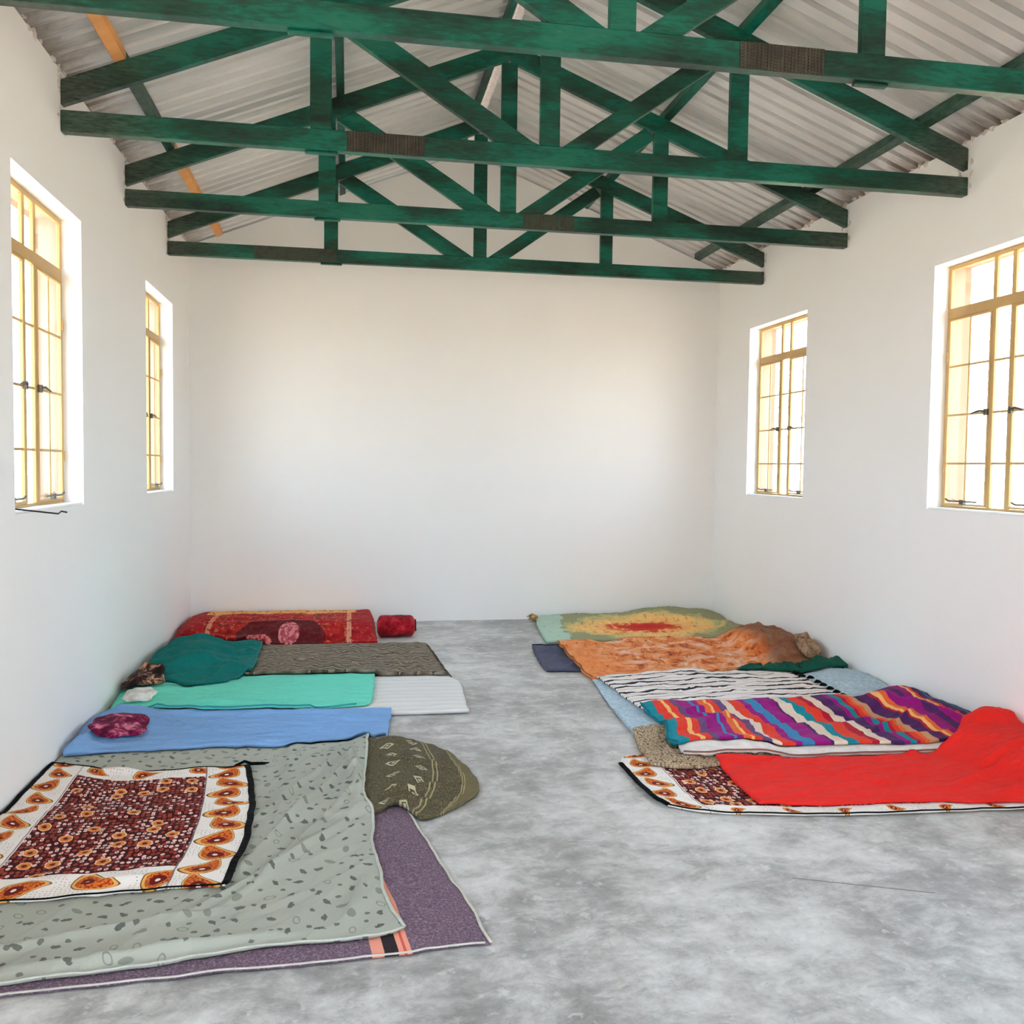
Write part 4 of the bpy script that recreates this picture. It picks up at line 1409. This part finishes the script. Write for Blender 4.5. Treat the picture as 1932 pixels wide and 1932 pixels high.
cloth('shawl', 'dark green crumpled cloth behind the white striped cloth', 'cloth', fab('dark_green_cotton', C(22, 84, 68), 0.25, (6, 20)),
    [(3.0, 6.64), (3.44, 6.50), (3.84, 6.55)], [(3.84, 6.55), (3.86, 6.82)], [(3.0, 6.74), (3.41, 6.76), (3.86, 6.82)], [(3.0, 6.64), (3.0, 6.74)], res=0.014, thick=0.012, wr=0.03, wdir=0.2, wscale=(4, 14), seed=26,
    lumps=[(3.7, 6.68, .05, .22, .14)])
bundle('folded_cloth', 'small tan bundle by the right wall, beyond the dark green cloth', 'cloth', speckled('tan_brown_print', C(110, 84, 64), C(152, 122, 96), C(180, 152, 124), 20), 3.775, 7.06, .09, .14, .11, 6.0)
kr = cloth('printed_cloth', 'printed cloth with paisley border and black edge, under the plain red cover', 'cloth', kanga('maroon_paisley_print_two', 2.42, 0.95, .19, .21, .07, .1),
    [(1.49, 4.08), (1.56, 4.02), (1.66, 3.97), (1.89, 3.91), (2.25, 3.855), (3.19, 3.80), (3.87, 3.77)], [(3.87, 3.77), (3.87, 4.8)], [(1.52, 4.83), (2.5, 4.83), (3.87, 4.8)], [(1.49, 4.08), (1.45, 4.25), (1.445, 4.45), (1.44, 4.65), (1.47, 4.77), (1.52, 4.83)],
    res=0.017, thick=0.008, wr=0.007, wscale=(3, 5), seed=27)
hem(kr, 'left', 0.016, M_BLACK, 'black trim', a=0.0, b=0.8, flat=0.5)
hem(kr, 'front', 0.006, M_BLACK, 'thin black trim')
tan_i = cloth('crochet_cloth', 'tan crochet cloth sticking out under the rainbow striped blanket', 'cloth', crochet(),
    [(1.58, 4.60), (1.66, 4.55), (1.78, 4.53), (1.95, 4.54), (2.3, 4.6)], [(2.3, 4.6), (2.3, 5.3)], [(1.68, 5.24), (1.82, 5.26), (2.3, 5.3)], [(1.58, 4.60), (1.61, 4.85), (1.68, 5.24)], res=0.015, thick=0.008, wr=0.02, wdir=0.9, wscale=(4, 7), seed=28)
ws = cloth('bed_sheet', 'white sheet edge with brown line showing between rainbow blanket and red cover', 'sheet', speckled('white_sheet', C(222, 212, 206), C(234, 226, 220), C(238, 232, 228), 12),
    [(1.78, 4.655), (2.65, 4.61), (3.31, 4.60), (3.52, 4.66)], [(3.52, 4.66), (3.5, 5.2)], [(1.9, 5.2), (3.5, 5.2)], [(1.78, 4.655), (1.9, 5.2)], thick=0.012, wr=0.008, wscale=(3, 8), seed=29)
hem(ws, 'front', 0.008, fab('brown_pink_line', C(150, 96, 86)), 'brown pink edge')
r5 = cloth('striped_blanket', 'rainbow striped blanket of purple, red, teal and cream bands', 'blanket', serape(),
    [(1.80, 4.80), (2.11, 4.78), (2.62, 4.735), (3.28, 4.70), (3.86, 4.78)], [(3.86, 4.78), (3.875, 5.3), (3.87, 5.84)],
    [(1.88, 5.70), (2.06, 5.72), (2.5, 5.69), (2.88, 5.71), (3.16, 5.73), (3.6, 5.74), (3.87, 5.84)], [(1.80, 4.80), (1.79, 4.94), (1.88, 5.22), (1.87, 5.45), (1.88, 5.70)],
    res=0.016, thick=0.012, wr=0.011, wdir=0.35, wscale=(2.0, 4.5), seed=30, lumps=[(3.72, 5.3, .075, .3, .62)],
    creases=[(2.0, 5.6, 2.6, 5.0, .012, .03), (2.7, 5.6, 3.3, 5.1, .014, .03), (3.0, 4.9, 3.6, 5.3, .014, .03), (1.95, 4.95, 2.3, 5.3, .014, .025), (3.45, 5.7, 3.75, 4.9, .02, .04)])
hem(r5, 'left', 0.008, fab('teal_blanket_edge', C(16, 112, 126)), 'teal bound edge')
red_c = cloth('bed_cover', 'plain bright red cover, foremost in the right row', 'bed cover', fab('scarlet_cotton', C(236, 44, 38), 0.10, (3, 12)),
    [(1.905, 3.985), (2.19, 3.94), (2.63, 3.91), (3.19, 3.845), (3.87, 3.80)], [(3.87, 3.80), (3.87, 4.9)], [(1.945, 4.605), (2.65, 4.57), (3.31, 4.585), (3.50, 4.73), (3.87, 4.9)],
    [(1.905, 3.985), (1.91, 4.26), (1.945, 4.605)], res=0.016, thick=0.010, wr=0.010, wdir=0.25, wscale=(2, 8), seed=31,
    lumps=[(3.72, 4.55, .11, .42, .55)], creases=[(2.9, 4.0, 3.5, 4.3, .016, .03), (3.1, 3.9, 3.8, 4.15, .018, .03), (2.3, 4.4, 2.7, 4.1, .007, .03), (3.3, 4.3, 3.8, 4.4, .015, .03)])
